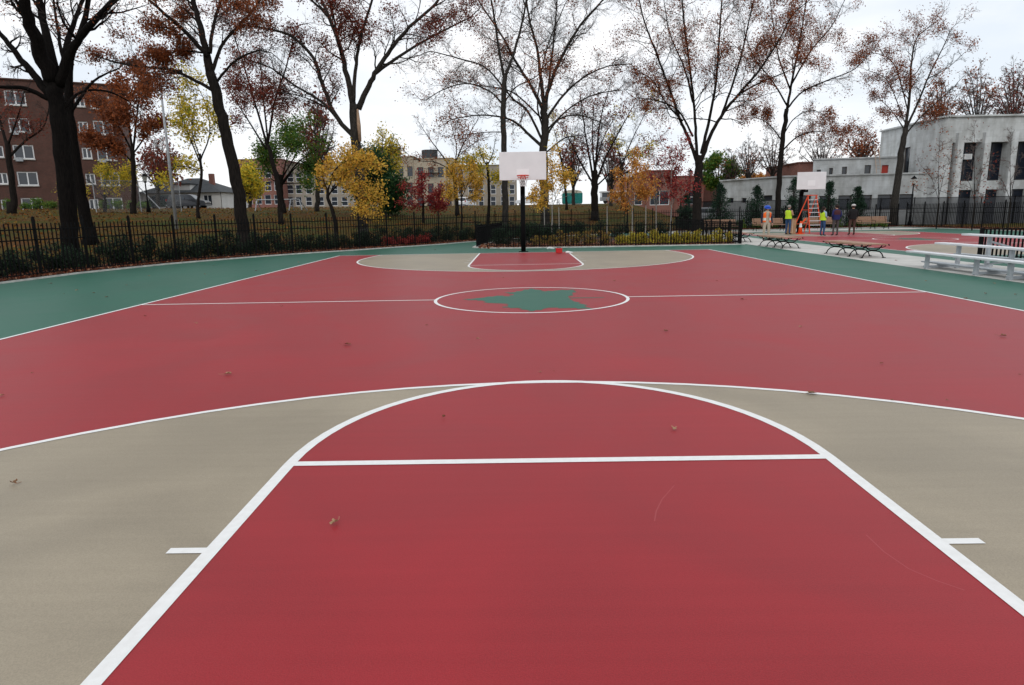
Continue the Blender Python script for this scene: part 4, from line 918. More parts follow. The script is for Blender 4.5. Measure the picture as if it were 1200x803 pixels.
# white house with hipped roof
def white_house():
    Y = 78; P = at(166, 245, Y); Q = at(260, 245, Y); zb = 2.3; ze = at(213, 226, Y).z; zr = at(213, 207, Y).z
    base = (P.x, Y, zb); L_ = Q.x-P.x; root = empty('white_house', base, 0, 'white house with grey hipped roof between the apartment block and tall tree', 'house')
    w_ = Wall(P.to_2d(), Q.to_2d(), zb-.5, ze); hs = [(u-.6, zb+.9, u+.6, zb+2.4) for u in (1.6, 3.8, L_-1.8)]; w_.holes = hs+[(L_*.55, zb+.05, L_*.55+1.1, zb+2.3)]
    mb = MB(); w_.build(mb, .18, base); mb.box((0, .2, -.5), (.02, 9, ze-zb)); mb.box((L_-.02, .2, -.5), (L_, 9, ze-zb)); mb.box((0, 8.98, -.5), (L_, 9, ze-zb)); mb.build('wall', M_cream, root)
    e = .5; h = ze-zb; r = zr-zb
    rf = MB(); a, b, c, d = (-e, -e, h), (L_+e, -e, h), (L_+e, 9+e, h), (-e, 9+e, h); m1, m2 = (L_*.42, 4.5, r), (L_*.58, 4.5, r)
    rf.face([a, b, m2, m1]); rf.face([b, c, m2]); rf.face([c, d, m1, m2]); rf.face([d, a, m1]); rf.face([a, d, c, b]); roof = rf.build('roof', M_roofd, root)
    MB().box((L_*.35, .3, h+.1), (L_*.62, 2.5, h+1.1)).build('dormer', M_cream, roof)
    MB().box((L_*.33, .05, h+1.1), (L_*.64, 2.8, h+1.25)).build('dormer_roof', M_roofd, roof)
    MB().box((L_*.75, 3, h), (L_*.75+.6, 3.6, r+.5)).build('chimney', M_brickr, roof)
    for q in w_.holes[:3]: w_.window(q, root, base, M_wframe)
    w_.window(w_.holes[3], root, base, M_wframe, name='door', glass=M_dark)
white_house()
# school
def school():
    S = 1.12
    def PZ(px, Z): d = ray(px, 200); Y = CY+Z; t = Z/d.y; return Vector((CX+d.x*t, Y))
    p0, p1, p2, p2l = PZ(845, 68), PZ(918, 61), PZ(1029, 68), PZ(1085, 59.3)
    p3 = PZ(1090, 59.0); p3c = PZ(1107, 57.6); pcv = []
    pk = Vector((p3c.x-.35, p3c.y))+(p3-p2).normalized()*.2
    for k in range(1, 8):
        t = k/8; pcv.append(p3*(1-t)**2+Vector((p3.x+(p3-p2).normalized().x*1.3, p3c.y+.02))*2*t*(1-t)+p3c*t*t); p4 = p3c+Vector((34, 0)); base = (p2.x, p2.y, 0); B = Vector(base)
    root = empty('school_building', base, 0, 'pale grey limestone school with tall recessed windows and a low wing', 'building')
    h_main = at(1150, 136.5, p3c.y).z; hl = at(918, 207.6, p1.y).z; mb = MB(); W1 = Wall(p0, p1, -.3, hl); W2 = Wall(p1, p2l, -.3, hl); W3 = Wall(p2, p3, -.3, h_main)
    hs = []
    for b in ((853.5, 232, 859.5, 238), (868.5, 232, 874.5, 238), (893.5, 229, 905, 235.5)): hs.append((W1, W1.hole_pix(*b)))
    for b in ((938, 229, 950, 246), (960, 229.5, 971, 246), (982, 229, 998, 246), (1004.5, 228.5, 1021.5, 246), (1028, 228, 1045, 246), (1053.5, 227.5, 1070, 246)): hs.append((W2, W2.hole_pix(*b)))
    for b in ((1057.5, 173, 1065.5, 204),): hs.append((W3, W3.hole_pix(*b)))
    for w_ in (W1, W2, W3): w_.build(mb, .3, base)
    cvp = [p3]+pcv+[p3c]
    for a, b in zip(cvp, cvp[1:]): Wall(a, b, -.3, h_main).build(mb, .3, base)
    # main front with bays
    y = p3c.y; u0 = at(1117, 200, y).x; x = p3c.x
    zt = at(1130, 167, y).z; zsp = at(1130, 212, y).z; zs2 = at(1130, 222.5, y).z; ztop = at(1120, 156, y).z
    def bx(x0, y0, z0, x1, y1, z1, m=0): mb.box((x0-B.x, y0-B.y, z0), (x1-B.x, y1-B.y, z1), m)
    bay = 2.24; n = 11
    mb.face([(x-B.x, y-B.y, -.3), (u0-.3-B.x, y-B.y, -.3), (u0-.3-B.x, y-B.y, h_main), (x-B.x, y-B.y, h_main)])
    end = u0+bay*n
    bx(u0-.3, y+.003, zt, end, y+.9, h_main)           # upper wall
    bx(u0-.3, y+.55, zs2, end, y+.93, zsp)            # spandrel, recessed
    bx(u0-.3, y+1.4, -.3, end, y+1.5, zt)            # back wall behind the glass
    for k in range(n):
        a = u0+k*bay
        # pier: deep splayed fin
        poly = [(a-.06, -.34), (a+.46, -.34), (a+.62, .95), (a-.10, .95)]
        mb.prism([(px_-B.x, y+py_-B.y) for px_, py_ in poly], -.3, ztop)
        poly = [(a-.1, -.32), (a+.50, -.32), (a+.50, .0), (a-.1, .0)]
    # sides and back
    q = end; dp = 26; pb = p2+(p2-Vector((CX, CY))).normalized()*22+Vector((2, 0)); pc = p0+(p0-Vector((CX, CY))).normalized()*22+Vector((2, 0))
    for a, b in (((q, y), (q, y+dp)), ((q, y+dp), (pb.x, y+dp)), ):
        mb.face([(a[0]-B.x, a[1]-B.y, -.3), (b[0]-B.x, b[1]-B.y, -.3), (b[0]-B.x, b[1]-B.y, h_main), (a[0]-B.x, a[1]-B.y, h_main)])
    mb.face([(p2.x-B.x, p2.y-B.y, hl), (pb.x-B.x, pb.y-B.y, hl), (pb.x-B.x, pb.y-B.y, h_main), (p2.x-B.x, p2.y-B.y, h_main)])
    mb.face([(p0.x-B.x, p0.y-B.y, -.3), (pc.x-B.x, pc.y-B.y, -.3), (pc.x-B.x, pc.y-B.y, hl), (p0.x-B.x, p0.y-B.y, hl)])
    e_ = p2l+(p3-p2l)+Vector((.05, .1)); mb.face([(p2l.x-B.x, p2l.y-B.y, -.3), (e_.x-B.x, e_.y-B.y, -.3), (e_.x-B.x, e_.y-B.y, hl), (p2l.x-B.x, p2l.y-B.y, hl)])
    mb.build('wall', M_stone, root)
    MB().face([(p2.x-B.x, p2.y-B.y, h_main-.4), (p3.x-B.x, p3.y-B.y, h_main-.4), (p3c.x-B.x, y-B.y, h_main-.4), (q-B.x, y-B.y, h_main-.4), (q-B.x, y+dp-B.y, h_main-.4), (pb.x-B.x, y+dp-B.y, h_main-.4)]).build('roof', M_roofd, root)
    MB().face([(p0.x-B.x, p0.y-B.y, hl-.25), (p1.x-B.x, p1.y-B.y, hl-.25), (p2l.x-B.x, p2l.y-B.y, hl-.25), (p2.x-B.x, p2.y-B.y, hl-.25), (pb.x-B.x, y+dp-B.y, hl-.25), (pc.x-B.x, pc.y-B.y, hl-.25)]).build('low_roof', M_roofd, root)
    cp = MB(); pts = [p2, p3]+pcv+[p3c, Vector((end, y))]
    for a, b in zip(pts, pts[1:]): cp.beam((a.x-B.x, a.y-B.y, h_main+.05), (b.x-B.x, b.y-B.y, h_main+.05), .4, .14)
    for a, b, z in ((p0, p1, hl+.05), (p1, p2l, hl+.055)): cp.beam((a.x-B.x, a.y-B.y, z), (b.x-B.x, b.y-B.y, z), .35, .12)
    cp.build('coping', M_stone, root)
    for w_, h in hs:
        if h: w_.window(h, root, base, M_wdk, .25, 'plain', fw=.07)
    # upper storey set back
    q0, q1 = PZ(952.5, 63.8), PZ(1050, 62.4); hu = at(1000, 186, (q0.y+q1.y)/2).z; W6 = Wall(q0, q1, hl-.3, hu); h6 = []
    for b in ((957, 199, 962, 206), (971.5, 197, 976, 206), (986.5, 195.5, 992.5, 206), (1013, 193.5, 1020.5, 206)): h6.append(W6.hole_pix(*b))
    dr = W6.hole_pix(1033, 193.5, 1041, 206.5)
    mb = MB(); W6.build(mb, .22, base); qb = q0+(q0-Vector((CX, CY))).normalized()*11+Vector((1.2, 0)); mb.face([(q0.x-B.x, q0.y-B.y, hl-.3), (qb.x-B.x, qb.y-B.y, hl-.3), (qb.x-B.x, qb.y-B.y, hu), (q0.x-B.x, q0.y-B.y, hu)]); mb.face([(q0.x-B.x, q0.y-B.y, hu-.3), (q1.x-B.x, q1.y-B.y, hu-.3), (qb.x-B.x+14, qb.y-B.y, hu-.3), (qb.x-B.x, qb.y-B.y, hu-.3)])
    e_ = PZ(1051, 65.6); mb.face([(q1.x-B.x, q1.y-B.y, hl-.3), (e_.x-B.x, e_.y-B.y, hl-.3), (e_.x-B.x, e_.y-B.y, hu), (q1.x-B.x, q1.y-B.y, hu)])
    mb.beam((q0.x-B.x, q0.y-B.y, hu+.04), (q1.x-B.x, q1.y-B.y, hu+.04), .25, .12)
    st = mb.build('upper_storey', M_stone, root)
    for h in h6: W6.window(h, st, base, M_wdk, .18, 'plain', fw=.06)
    a, c, b, d = dr
    MB().face([tuple(Vector(W6.pt(u, z, .15))-B) for u, z in ((a, c), (b, c), (b, d), (a, d))]).build('door', M_reddoor, st)
    # ladder by the door

    return root, base, y, u0, bay, n, zt, zsp, zs2, W6, st, hl
root, base, sy, u0, bay, nb, zt, zsp, zs2, W6, st, hl = school()
M_wdk2 = mat('blackened window frame', (.03, .03, .035), .6); B = Vector(base); Mpan = mat('blue dark school glass', (.008, .012, .022), .2, spec=.35)
for k in range(nb-1):
    a = u0+k*bay+.46; b = u0+(k+1)*bay-.06
    g = MB(); a0 = a-B.x; b0 = b-B.x; yy = sy-B.y+.75
    fr = MB()
    for (z0, z1) in ((zsp, zt), (-.1, zs2)):
        for t in (0, .5, 1):
            xx = a0+(b0-a0)*t; fr.box((xx-.05, yy-.04, z0), (xx+.05, yy+.02, z1))
        for zz in ([z0+.05, (z0*2+z1)/3, (z0+z1*2)/3, z1-.05] if z1 > 4 else [z1-.08]): fr.box((a0, yy-.035, zz-.04), (b0, yy+.018, zz+.04))
    w_ = fr.build('window', M_wdk2, root)
    for (z0, z1) in ((zsp, zt), (-.1, zs2)): g.face([(a0-.3, yy, z0), (b0+.3, yy, z0), (b0+.3, yy, z1), (a0-.3, yy, z1)])
    g.build('pane', Mpan, w_)
pA = at(1131.5, 184, sy+.7)
ac = MB().box((pA.x-B.x-.32, sy-B.y+.35, pA.z-.22), (pA.x-B.x+.32, sy-B.y+.74, pA.z+.22)); ac.build('air_conditioner', M_wframe, root)
mgr = MB(); 
for k in range(4): mgr.box((pA.x-B.x-.24, sy-B.y+.343, pA.z-.16+k*.09), (pA.x-B.x+.24, sy-B.y+.349, pA.z-.12+k*.09))
mgr.build('air_conditioner_grille', M_galv, root)
u_, z_ = W6.frompix(1027, 200)
ld = MB(); p = Vector(W6.pt(u_, hl-.1, -.9))-B; t = Vector(W6.pt(u_, hl+2.6, -.1))-B
for s_ in (-.2, .2): ld.beam(p+Vector((s_, 0, 0)), t+Vector((s_-.2, 0, 0)), .05, .05)
for k in range(9): q = p.lerp(t+Vector((-.2, 0, 0)), k/9+.05); ld.beam(q-Vector((.2, 0, 0)), q+Vector((.2, 0, 0)), .03, .03)
o = ld.build('roof_ladder', mat('tan ladder', (.5, .38, .3), .7)); o.location = B; tag(o, 'small tan ladder leaning on the upper school storey beside the red door', 'ladder')

# ================================================================= VEHICLES AND DISTANT THINGS
M_tyre = mat('tyre rubber', (.015, .015, .016), .85); M_hub = mat('wheel hub', (.35, .36, .37), .4, metal=.6)
M_lampw = mat('headlamp glass', (.7, .7, .68), .2); M_lampr = mat('tail lamp', (.4, .02, .02), .3); M_chrome = mat('bumper grey', (.28, .29, .30), .4, metal=.5)
def car(name, label, loc, rz, col, profile, glass, L_, wd, wheels, group='vehicles on the far street', cat='car'):
    """profile side outline in x,z; glass = list of side window polygons"""
    root = empty(name, loc, rz, label, cat, group); paint = mat(name+' paint', col, .35, spec=.5)
    T = Matrix(((1, 0, 0, 0), (0, 0, 1, 0), (0, 1, 0, 0), (0, 0, 0, 1)))
    mb = MB(); n = len(profile)
    def yy(z): return wd/2*(1 if z < .95 else 1-.22*(z-.95))
    i = 0
    for s_ in (-1, 1): mb.v += [(x, s_*yy(z), z) for x, z in profile]
    mb.f.append(tuple(range(n))); mb.f.append(tuple(range(n, 2*n))[::-1]); mb.m += [0, 0]
    for k in range(n): a = k; b = (k+1) % n; mb.f.append((a, a+n, b+n, b)); mb.m.append(0)
    bevel(mb.build('body', paint, root), .05, 2)
    for g in glass:
        for s_ in (-1, 1):
            MB().face([(x, s_*(yy(z)+.012), z) for x, z in g]).build('side_window', M_glass, root)
    return root, paint
def wheels(root, xs, r, wd):
    for x in xs:
        for s_ in (-1, 1):
            w_ = MB().tube([(x, s_*(wd/2-.2), r), (x, s_*(wd/2-.02), r)], r, 16).build('wheel', M_tyre, root)
            MB().tube([(x, s_*(wd/2-.03), r), (x, s_*(wd/2), r)], r*.58, 12).build('rim', M_hub, w_)
SUVP = [(-2.3, .35), (-2.35, .95), (-2.2, 1.1), (-2.05, 1.72), (-1.8, 1.78), (.2, 1.78), (.55, 1.7), (1.15, 1.12), (2.1, 1.0), (2.3, .8), (2.32, .35)]
SUVG = [[(-1.95, 1.12), (-1.85, 1.62), (-1.1, 1.64), (-1.1, 1.12)], [(-1.0, 1.12), (-1.0, 1.64), (-.15, 1.64), (-.15, 1.12)], [(-.05, 1.12), (-.05, 1.64), (.4, 1.62), (.95, 1.12)]]
def suv(label, loc, rz, col):
    r, p = car('parked_car', label, loc, rz, col, SUVP, SUVG, 4.6, 1.85, None); wheels(r, (-1.45, 1.45), .36, 1.87)
    MB().face([(.62, -.78, 1.64), (.62, .78, 1.64), (1.13, .84, 1.16), (1.13, -.84, 1.16)][::-1]).build('windscreen', M_glass, r).location = (.03, 0, .02)
    MB().face([(-2.16, -.75, 1.2), (-2.06, -.7, 1.64), (-2.06, .7, 1.64), (-2.16, .75, 1.2)]).build('rear_window', M_glass, r).location = (-.03, 0, 0)
    for s_ in (-1, 1):
        MB().box((2.28, s_*.7-.16, .72), (2.34, s_*.7+.16, .86)).build('headlight', M_lampw, r); MB().box((-2.4, s_*.78-.09, .95), (-2.3, s_*.78+.09, 1.2)).build('tail_light', M_lampr, r)
    MB().box((2.26, -.85, .35), (2.4, .85, .52)).build('bumper', M_chrome, r); MB().box((-2.45, -.85, .38), (-2.32, .85, .55)).build('bumper', M_chrome, r)
    return r
q = at(547, 240, 112); suv('white car parked behind the gold sapling on the far street', (q.x, 112, 2.71), radians(70), (.72, .72, .72))
q = at(222, 243, 70); suv('dark parked car in front of the white house', (q.x, 70, hz(q.x, 70)+.02), radians(4), (.03, .035, .045))
q = at(190, 243, 71); suv('dark green parked car left of the house steps', (q.x, 71, hz(q.x, 71)+.02), radians(176), (.02, .04, .035))
q = at(833, 243, 76); suv('silver parked car by the low school wing', (q.x, 76, hz(q.x, 76)+.02), radians(-30), (.45, .47, .5))
PKP = [(-2.8, .5), (-2.8, 1.1), (-.7, 1.1), (-.7, 1.15), (-.62, 1.82), (.75, 1.82), (1.35, 1.2), (2.6, 1.08), (2.78, .95), (2.8, .5)]
PKG = [[(-.5, 1.2), (-.48, 1.7), (.1, 1.7), (.1, 1.2)], [(.18, 1.2), (.18, 1.7), (.68, 1.7), (1.15, 1.2)]]
q = at(622, 241, 111); r, p = car('pickup_truck', 'white pickup truck on the far street behind the hoop pole', (q.x, 111, 2.71), radians(178), (.72, .73, .74), PKP, PKG, 5.6, 1.95, None, cat='pickup truck')
wheels(r, (-1.8, 1.75), .4, 1.97); MB().box((-2.74, -.85, 1.0), (-.78, .85, 1.115)).build('bed_floor', M_dark, r)
MB().box((2.72, -.95, .5), (2.9, .95, .7)).build('bumper', M_chrome, r); MB().face([(.8, -.8, 1.76), (.8, .8, 1.76), (1.34, .85, 1.24), (1.34, -.85, 1.24)][::-1]).build('windscreen', M_glass, r).location = (.03, 0, .03)
# teal container
q = at(670.5, 241, 88); M_teal = mat('teal painted steel', (.015, .20, .18), .6, var=.2); z = hz(q.x, 88)
rt = empty('skip_container', (q.x, 88, z), 0, 'teal rounded container with cream top on the lawn skyline', 'container')
pr = [(-1.35, 0), (-1.45, .25), (-1.45, 1.55), (1.45, 1.55), (1.45, .25), (1.35, 0)]
TT = Matrix(((1, 0, 0, 0), (0, 0, -1, 0), (0, 1, 0, 0), (0, 0, 0, 1)))
bevel(MB().prism(pr, -1.2, 1.2, 0, TT).build('body', M_teal, rt), .05)
MB().prism([(-1.4, 1.56), (-1.25, 1.85), (-.6, 2.0), (.6, 2.0), (1.25, 1.85), (1.4, 1.56)], -1.15, 1.15, 0, TT).build('tarp', mat('cream tarp', (.5, .47, .38), .8), rt)
for k in range(5): MB().box((-1.2+k*.6-.04, -1.26, .1), (-1.2+k*.6+.04, -1.2, 1.5)).build('rib', M_teal, rt)
# long low shed
q0 = at(705, 241, 90); q1 = at(733, 241, 90); z = hz(q0.x, 90)
rt = empty('trailer', (q0.x, 90, z), 0, 'long low white-roofed trailer with dark windows behind the stems', 'trailer'); Lx = q1.x-q0.x
MB().box((0, 0, .4), (Lx, 2.4, .95)).build('body', M_chrome, rt); MB().box((-.1, -.1, 1.65), (Lx+.1, 2.5, 1.85)).build('roof', M_wframe, rt); MB().box((.02, .1, .952), (Lx-.02, 2.3, 1.648)).build('window_band', M_glass, rt)
for k in range(4): MB().box((Lx*k/3-.06*(k > 0), 0, .955), (Lx*k/3+.06, .08, 1.645)).build('mullion', M_wframe, rt)
for x in (.6, Lx-.8): MB().tube([(x, .1, .3), (x, .35, .3)], .33, 14).build('wheel', M_tyre, rt)
# swing frame
pA = at(303, 252, 48); pB = at(352, 252, 48); zz = hz(pA.x, 48); zt_ = at(328, 234, 48).z
rt = empty('swing_frame', (pA.x, 48, zz), 0, 'grey pipe frame with splayed legs on the lawn before the brick building', 'play frame'); Lx = pB.x-pA.x; hh = zt_-zz
MB().tube([(0, 0, hh), (Lx, 0, hh)], .05, 8).build('crossbar', M_galv, rt)
for x in (0, Lx*.8, Lx):
    for s_ in (-1, 1): MB().tube([(x, 0, hh), (x+(.4 if x == Lx else 0), s_*.7, 0)], .045, 8).build('leg', M_galv, rt)
# tall street light
q = at(208, 275, 27); top = at(183, 98, 27); zz = hz(q.x, 27)
rt = empty('street_light', (q.x, 27, zz), 0, 'tall grey pole street light with cobra head left of the rust tree', 'street light'); hh = at(186, 100, 27).z-zz
MB().tube([(0, 0, 0), (0, 0, hh)], [.10, .055], 10).build('pole', M_galv, rt, smooth=True)
MB().tube([(0, 0, hh-.05), (-.05, 0, hh+.45), (.25, 0, hh+.7), (.7, 0, hh+.72)], .03, 8).build('arm', M_galv, rt, smooth=True)
MB().prism([(.6, -.14), (.75, -.2), (1.15, -.18), (1.35, -.06), (1.35, .06), (1.15, .18), (.75, .2), (.6, .14)], hh+.62, hh+.8).build('lamp_head', M_black, rt)
# park lamps
def park_lamp(label, px, Y, pyt, s=1):
    p = at(px, 262, Y); zz = hz(p.x, Y) if seg_side(p.x, Y) > 0 else 0; h = at(px, pyt, Y).z-zz
    rt = empty('park_lamp', (p.x, Y, zz), 0, label, 'lamp post', 'black lantern park lamps')
    MB().tube([(0, 0, 0), (0, 0, .3), (0, 0, .5), (0, 0, .9), (0, 0, h-.75)], [.17, .15, .1, .06, .045], 10).build('post', M_black, rt, smooth=True)
    MB().tube([(0, 0, h-.75), (0, 0, h-.68), (0, 0, h-.62)], [.05, .12, .13], 8).build('collar', M_black, rt)
    MB().tube([(0, 0, h-.62), (0, 0, h-.25)], [.12, .2], 8).build('lantern_glass', mat('lantern glass', (.5, .52, .5), .2), rt)
    MB().tube([(0, 0, h-.25), (0, 0, h-.2), (0, 0, h-.08), (0, 0, h)], [.23, .22, .08, .015], 8).build('lantern_cap', M_black, rt)
park_lamp('black lantern lamp post between the orange and red saplings', 735, 36, 199)
park_lamp('black lantern lamp post in front of the school corner', 1066, 40.5, 206)
park_lamp('black lantern lamp post beside the tall light before the white house', 176, 40, 203)
park_lamp('slim lantern lamp post just left of the twin-stemmed tree', 807, 48, 198)

# ================================================================= HOOPS
def hoop(label, x, ybase, yboard, zc=3.43, ring=True, pr=.1):
    rt = empty('basketball_hoop', (x, ybase, 0), 0, label, 'basketball hoop'); dy = yboard-ybase
    pl = MB().tube([(0, 0, 0), (0, 0, 2.55)], pr, 14).build('pole', M_black, rt, smooth=True)
    MB().box((-.2, -.2, 0), (.2, .2, .02)).build('base_plate', M_black, rt)
    arm = MB().tube([(0, 0, 2.4), (0, -.1, 2.7), (0, dy+.12, 3.35)], [pr, pr, .08], 12).build('arm', M_black, rt, smooth=True)
    MB().box((-.13, dy+.02, 3.05), (.13, dy+.14, 3.7)).build('bracket', M_black, rt)
    b = MB().box((-.915, dy-.02, zc-.535), (.915, dy+.02, zc+.535)); bd = bevel(b.build('backboard', M_board, rt), .012)
    MB().box((-.24, dy-.026, 2.98), (.24, dy-.021, 3.32)).build('target_square', M_board2, bd)
    if not ring: return rt
    cy_ = dy-.02-.38; r = .2286
    MB().tube([(r*cos(2*pi*k/28), cy_+r*sin(2*pi*k/28), 3.05) for k in range(29)], .015, 8, 0, cap=False).build('rim', M_rim, rt, smooth=True)
    br = MB()
    br.box((-.12, cy_+r*.9, 3.02), (.12, dy-.022, 3.04)); br.box((-.12, dy-.034, 2.92), (.12, dy-.022, 3.019))
    for k in range(0):
        a = 2*pi*k/12; br.beam((r*cos(a), cy_+r*sin(a), 3.05), (r*.82*cos(a), cy_+r*.82*sin(a), 2.93), .018, .018)
    br.build('rim_bracket', M_rim, rt)
    MB().tube([(r*.86*cos(2*pi*k/28), cy_+r*.86*sin(2*pi*k/28), 2.96) for k in range(29)], .008, 6, 0, cap=False).build('lower_ring', M_rim, rt, smooth=True)
    for k in range(12): a = 2*pi*k/12; MB().beam((r*cos(a), cy_+r*sin(a), 3.05), (r*.86*cos(a), cy_+r*.86*sin(a), 2.96), .016, .016).build('ring_strut', M_rim, rt)
    nt_ = MB(); Z = [3.04, 2.93, 2.82, 2.72, 2.64]; Q = [.22, .18, .145, .12, .12]
    for k in range(12):
        for s_ in (-1, 1):
            nt_.tube([(Q[j]*cos(2*pi*(k+s_*j*.5)/12), cy_+Q[j]*sin(2*pi*(k+s_*j*.5)/12), Z[j]) for j in range(5)], .009, 4, 0, cap=False)
    nt_.build('net', M_net, rt); return rt
hoop('basketball hoop with white backboard, red rim and white net on the near court', 0, 15.5, 13.6)
q = gnd(937.5, 273.5)
h2 = hoop('basketball hoop with bare white backboard and no rim by the ladder', 18.5, 31.6, 30.2, zc=3.3, ring=False, pr=.13)
MB().box((-.03, -.95, 2.6), (.03, -.08, 2.75)).build('brace', M_black, h2)

# ================================================================= BENCHES
def scroll_leg(mb, y, w_=.72, h=.40):
    # cast iron frame: two arched feet joined by a waist, scroll ends under the seat
    for s_ in (-1, 1):
        pts = [(s_*w_/2*1.0, y, .015), (s_*w_/2*.93, y, .03), (s_*w_/2*.80, y, .13), (s_*w_/2*.58, y, .20), (s_*w_/2*.22, y, .235), (0, y, .24)]
        mb.tube(pts, .018, 6)
        pts = [(0, y, .24), (s_*w_/2*.25, y, .255), (s_*w_/2*.5, y, .29), (s_*w_/2*.68, y, .36), (s_*w_/2*.76, y, h)]
        mb.tube(pts, .018, 6)
        mb.box((s_*w_/2-.05, y-.03, 0), (s_*w_/2+.05, y+.03, .018))
    mb.beam((-.1, y, .245), (.1, y, .245), .035, .05)
    mb.tube([(w_/2*1.1*cos(pi-pi*k/10), y, h-.005-.09*sin(pi*k/10)*.9) for k in range(11)], .014, 5)
def flat_bench():
    rt = empty('flat_bench', (0, 0, 0)); Lb = 2.75
    st_ = empty  # seat planks
    mb = MB()
    xs = [-.36, -.27, -.18, -.09, 0, .09, .18, .27, .36]
    for i, x in enumerate(xs):
        z = .425-(.02 if abs(x) > .3 else 0); mb.box((x-.038, -Lb/2, z), (x+.038, Lb/2, z+.035))
    bevel(mb.build('seat', M_wood, rt), .006)
    sc = MB()
    for s_ in (-1, 1):
        sc.tube([(s_*.40, -Lb/2+.02, .41), (s_*.44, -Lb/2+.02, .44), (s_*.455, -Lb/2+.02, .415), (s_*.44, -Lb/2+.02, .395)], .016, 6); sc.tube([(s_*.40, Lb/2-.02, .41), (s_*.44, Lb/2-.02, .44), (s_*.455, Lb/2-.02, .415)], .016, 6)
    sc.build('seat_scroll', M_black, rt)
    for k in range(4):
        mb = MB(); scroll_leg(mb, -Lb/2+.12+k*(Lb-.24)/3); mb.build('leg_frame', M_black, rt, smooth=False)
    return rt
fb = flat_bench(); fb.location = (11.28, 9.95, .005); tag(fb, 'backless wooden slat bench with black scroll legs, nearest one on the path', 'bench', 'backless benches on the path')
o = copy_tree(fb); o.location = (10.98, 15.75, .005); tag(o, 'backless wooden slat bench with black scroll legs in front of the orange worker', 'bench')
o = copy_tree(fb); o.location = (10.95, 21.3, .005); tag(o, 'backless bench partly hidden behind the planter fence corner', 'bench')
def back_bench():
    rt = empty('park_bench', (0, 0, 0)); Lb = 2.2
    s = MB(); b = MB()
    for k in range(5): y = -.42+k*.1; s.box((-Lb/2, y-.042, .43), (Lb/2, y+.042, .465))
    for k in range(4): z = .56+k*.1; y = .07+k*.035; b.box((-Lb/2, y, z-.043), (Lb/2, y+.03, z+.043))
    bevel(s.build('seat', M_wood, rt), .006); bevel(b.build('backrest', M_wood, rt), .006)
    for x in (-Lb/2+.12, 0, Lb/2-.12):
        f = MB(); f.tube([(x, -.46, 0), (x, -.4, .15), (x, -.42, .41), (x, .06, .41), (x, .1, .6), (x, .2, .92)], .022, 6); f.tube([(x, .22, 0), (x, .12, .2), (x, .06, .41)], .022, 6); f.tube([(x, -.43, .43), (x, -.42, .62), (x, .1, .64)], .018, 6)
        f.build('leg_frame', M_black, rt)
    return rt
bb = back_bench(); p = at(844, 262, 33.5); bb.location = (p.x, 33.5, 0); tag(bb, 'slatted wooden park bench with backrest above the planter fence corner', 'bench', 'slatted benches along the far edge')
for px, lb in ((900, 'slatted wooden park bench behind the worker in orange'), (960, 'slatted wooden park bench behind the orange ladder and woman'), (1022, 'slatted wooden park bench right of the man in black')):
    o = copy_tree(bb); p = at(px, 262, 35.6); o.location = (p.x, 35.6, .005); tag(o, lb, 'bench')
# bleachers
def bleachers():
    y0, y1 = .2, 5.55; base = (10.6, y1, 0); rt = empty('bleachers', base, 0, 'three-row aluminium bleachers at the right edge beside the path', 'bleachers')
    def T(n_, x0, yy0, z0, x1, yy1, z1, m): return bevel(MB().box((x0-base[0], yy0-base[1], z0), (x1-base[0], yy1-base[1], z1)).build(n_, m, rt), .008)
    rows = [(10.62, .43, 0), (11.42, .64, .25), (12.2, .86, .45)]
    for i, (x, z, sh) in enumerate(rows): T('seat_plank', x-.13, y0, z-.04, x+.13, y1+[0, .05, .15][i], z+.01, M_alu)
    T('foot_plank', 10.88, y0, .12, 11.14, y1-.1, .16, M_alud); T('foot_plank', 11.68, y0, .32, 11.94, y1-.2, .36, M_alud)
    for y in (4.75, 2.85, 1.75, .6):
        f = MB(); b = lambda p, q, w_=.06, h=.06: f.beam((p[0]-base[0], y-base[1], p[1]), (q[0]-base[0], y-base[1], q[1]), w_, h)
        for x, z, _ in rows: b((x, 0), (x, z-.042), .08, .09)
        b((10.55, .06), (12.35, .06)); b((10.9, .10), (11.4, .10), .05, .06); b((11.3, .3), (12.2, .3), .05, .05)
        f.build('support_frame', M_alud, rt)
    b = MB(); b.beam((12.2-base[0], -4.8, .1), (12.2-base[0], -.8, .7), .04, .04); b.beam((12.2-base[0], -4.8, .7), (12.2-base[0], -.8, .1), .04, .04); b.build('cross_brace', M_alud, rt)
bleachers()
# ================================================================= LADDER, CONE, BOX, RED TOOLBOX
def ladder():
    p = gnd(961, 275.5); M_or = mat('orange fibreglass', (.75, .09, .03), .5); rt = empty('step_ladder', (18.6, 29.3, .01), radians(4), 'open orange stepladder with pale steps under the bare backboard', 'ladder')
    h = 2.35; wb, wt = .40, .27
    for s_ in (-1, 1):
        MB().beam((s_*wb, 0, 0), (s_*wt, .75, h), .035, .085).build('front_rail', M_or, rt); MB().beam((s_*wb*1.05-.5, 1.35, 0), (s_*wt, .78, h-.05), .03, .06).build('rear_rail', M_or, rt)
    for k in range(1, 9):
        t = k/9; x = wb+(wt-wb)*t; MB().box((-x, .75*t-.06, h*t-.015), (x, .75*t+.05, h*t+.02)).build('step', M_alu, rt)
    MB().box((-wt-.05, .68, h), (wt+.05, .95, h+.05)).build('top_cap', M_or, rt)
    for k in (2, 5): t = k/8; x = wb+(wt-wb)*t; MB().beam((-x-.5*(1-t), 1.35-.57*t, h*t), (x-.5*(1-t), 1.35-.57*t, h*t), .02, .03).build('rear_brace', M_or, rt)
ladder()
M_cone = mat('safety orange', (.85, .10, .02), .5)
q = gnd(935, 276.3); rt = empty('traffic_cone', (17.45, 28.9, .01), 0, 'orange traffic cone with white band at the foot of the far hoop', 'cone')
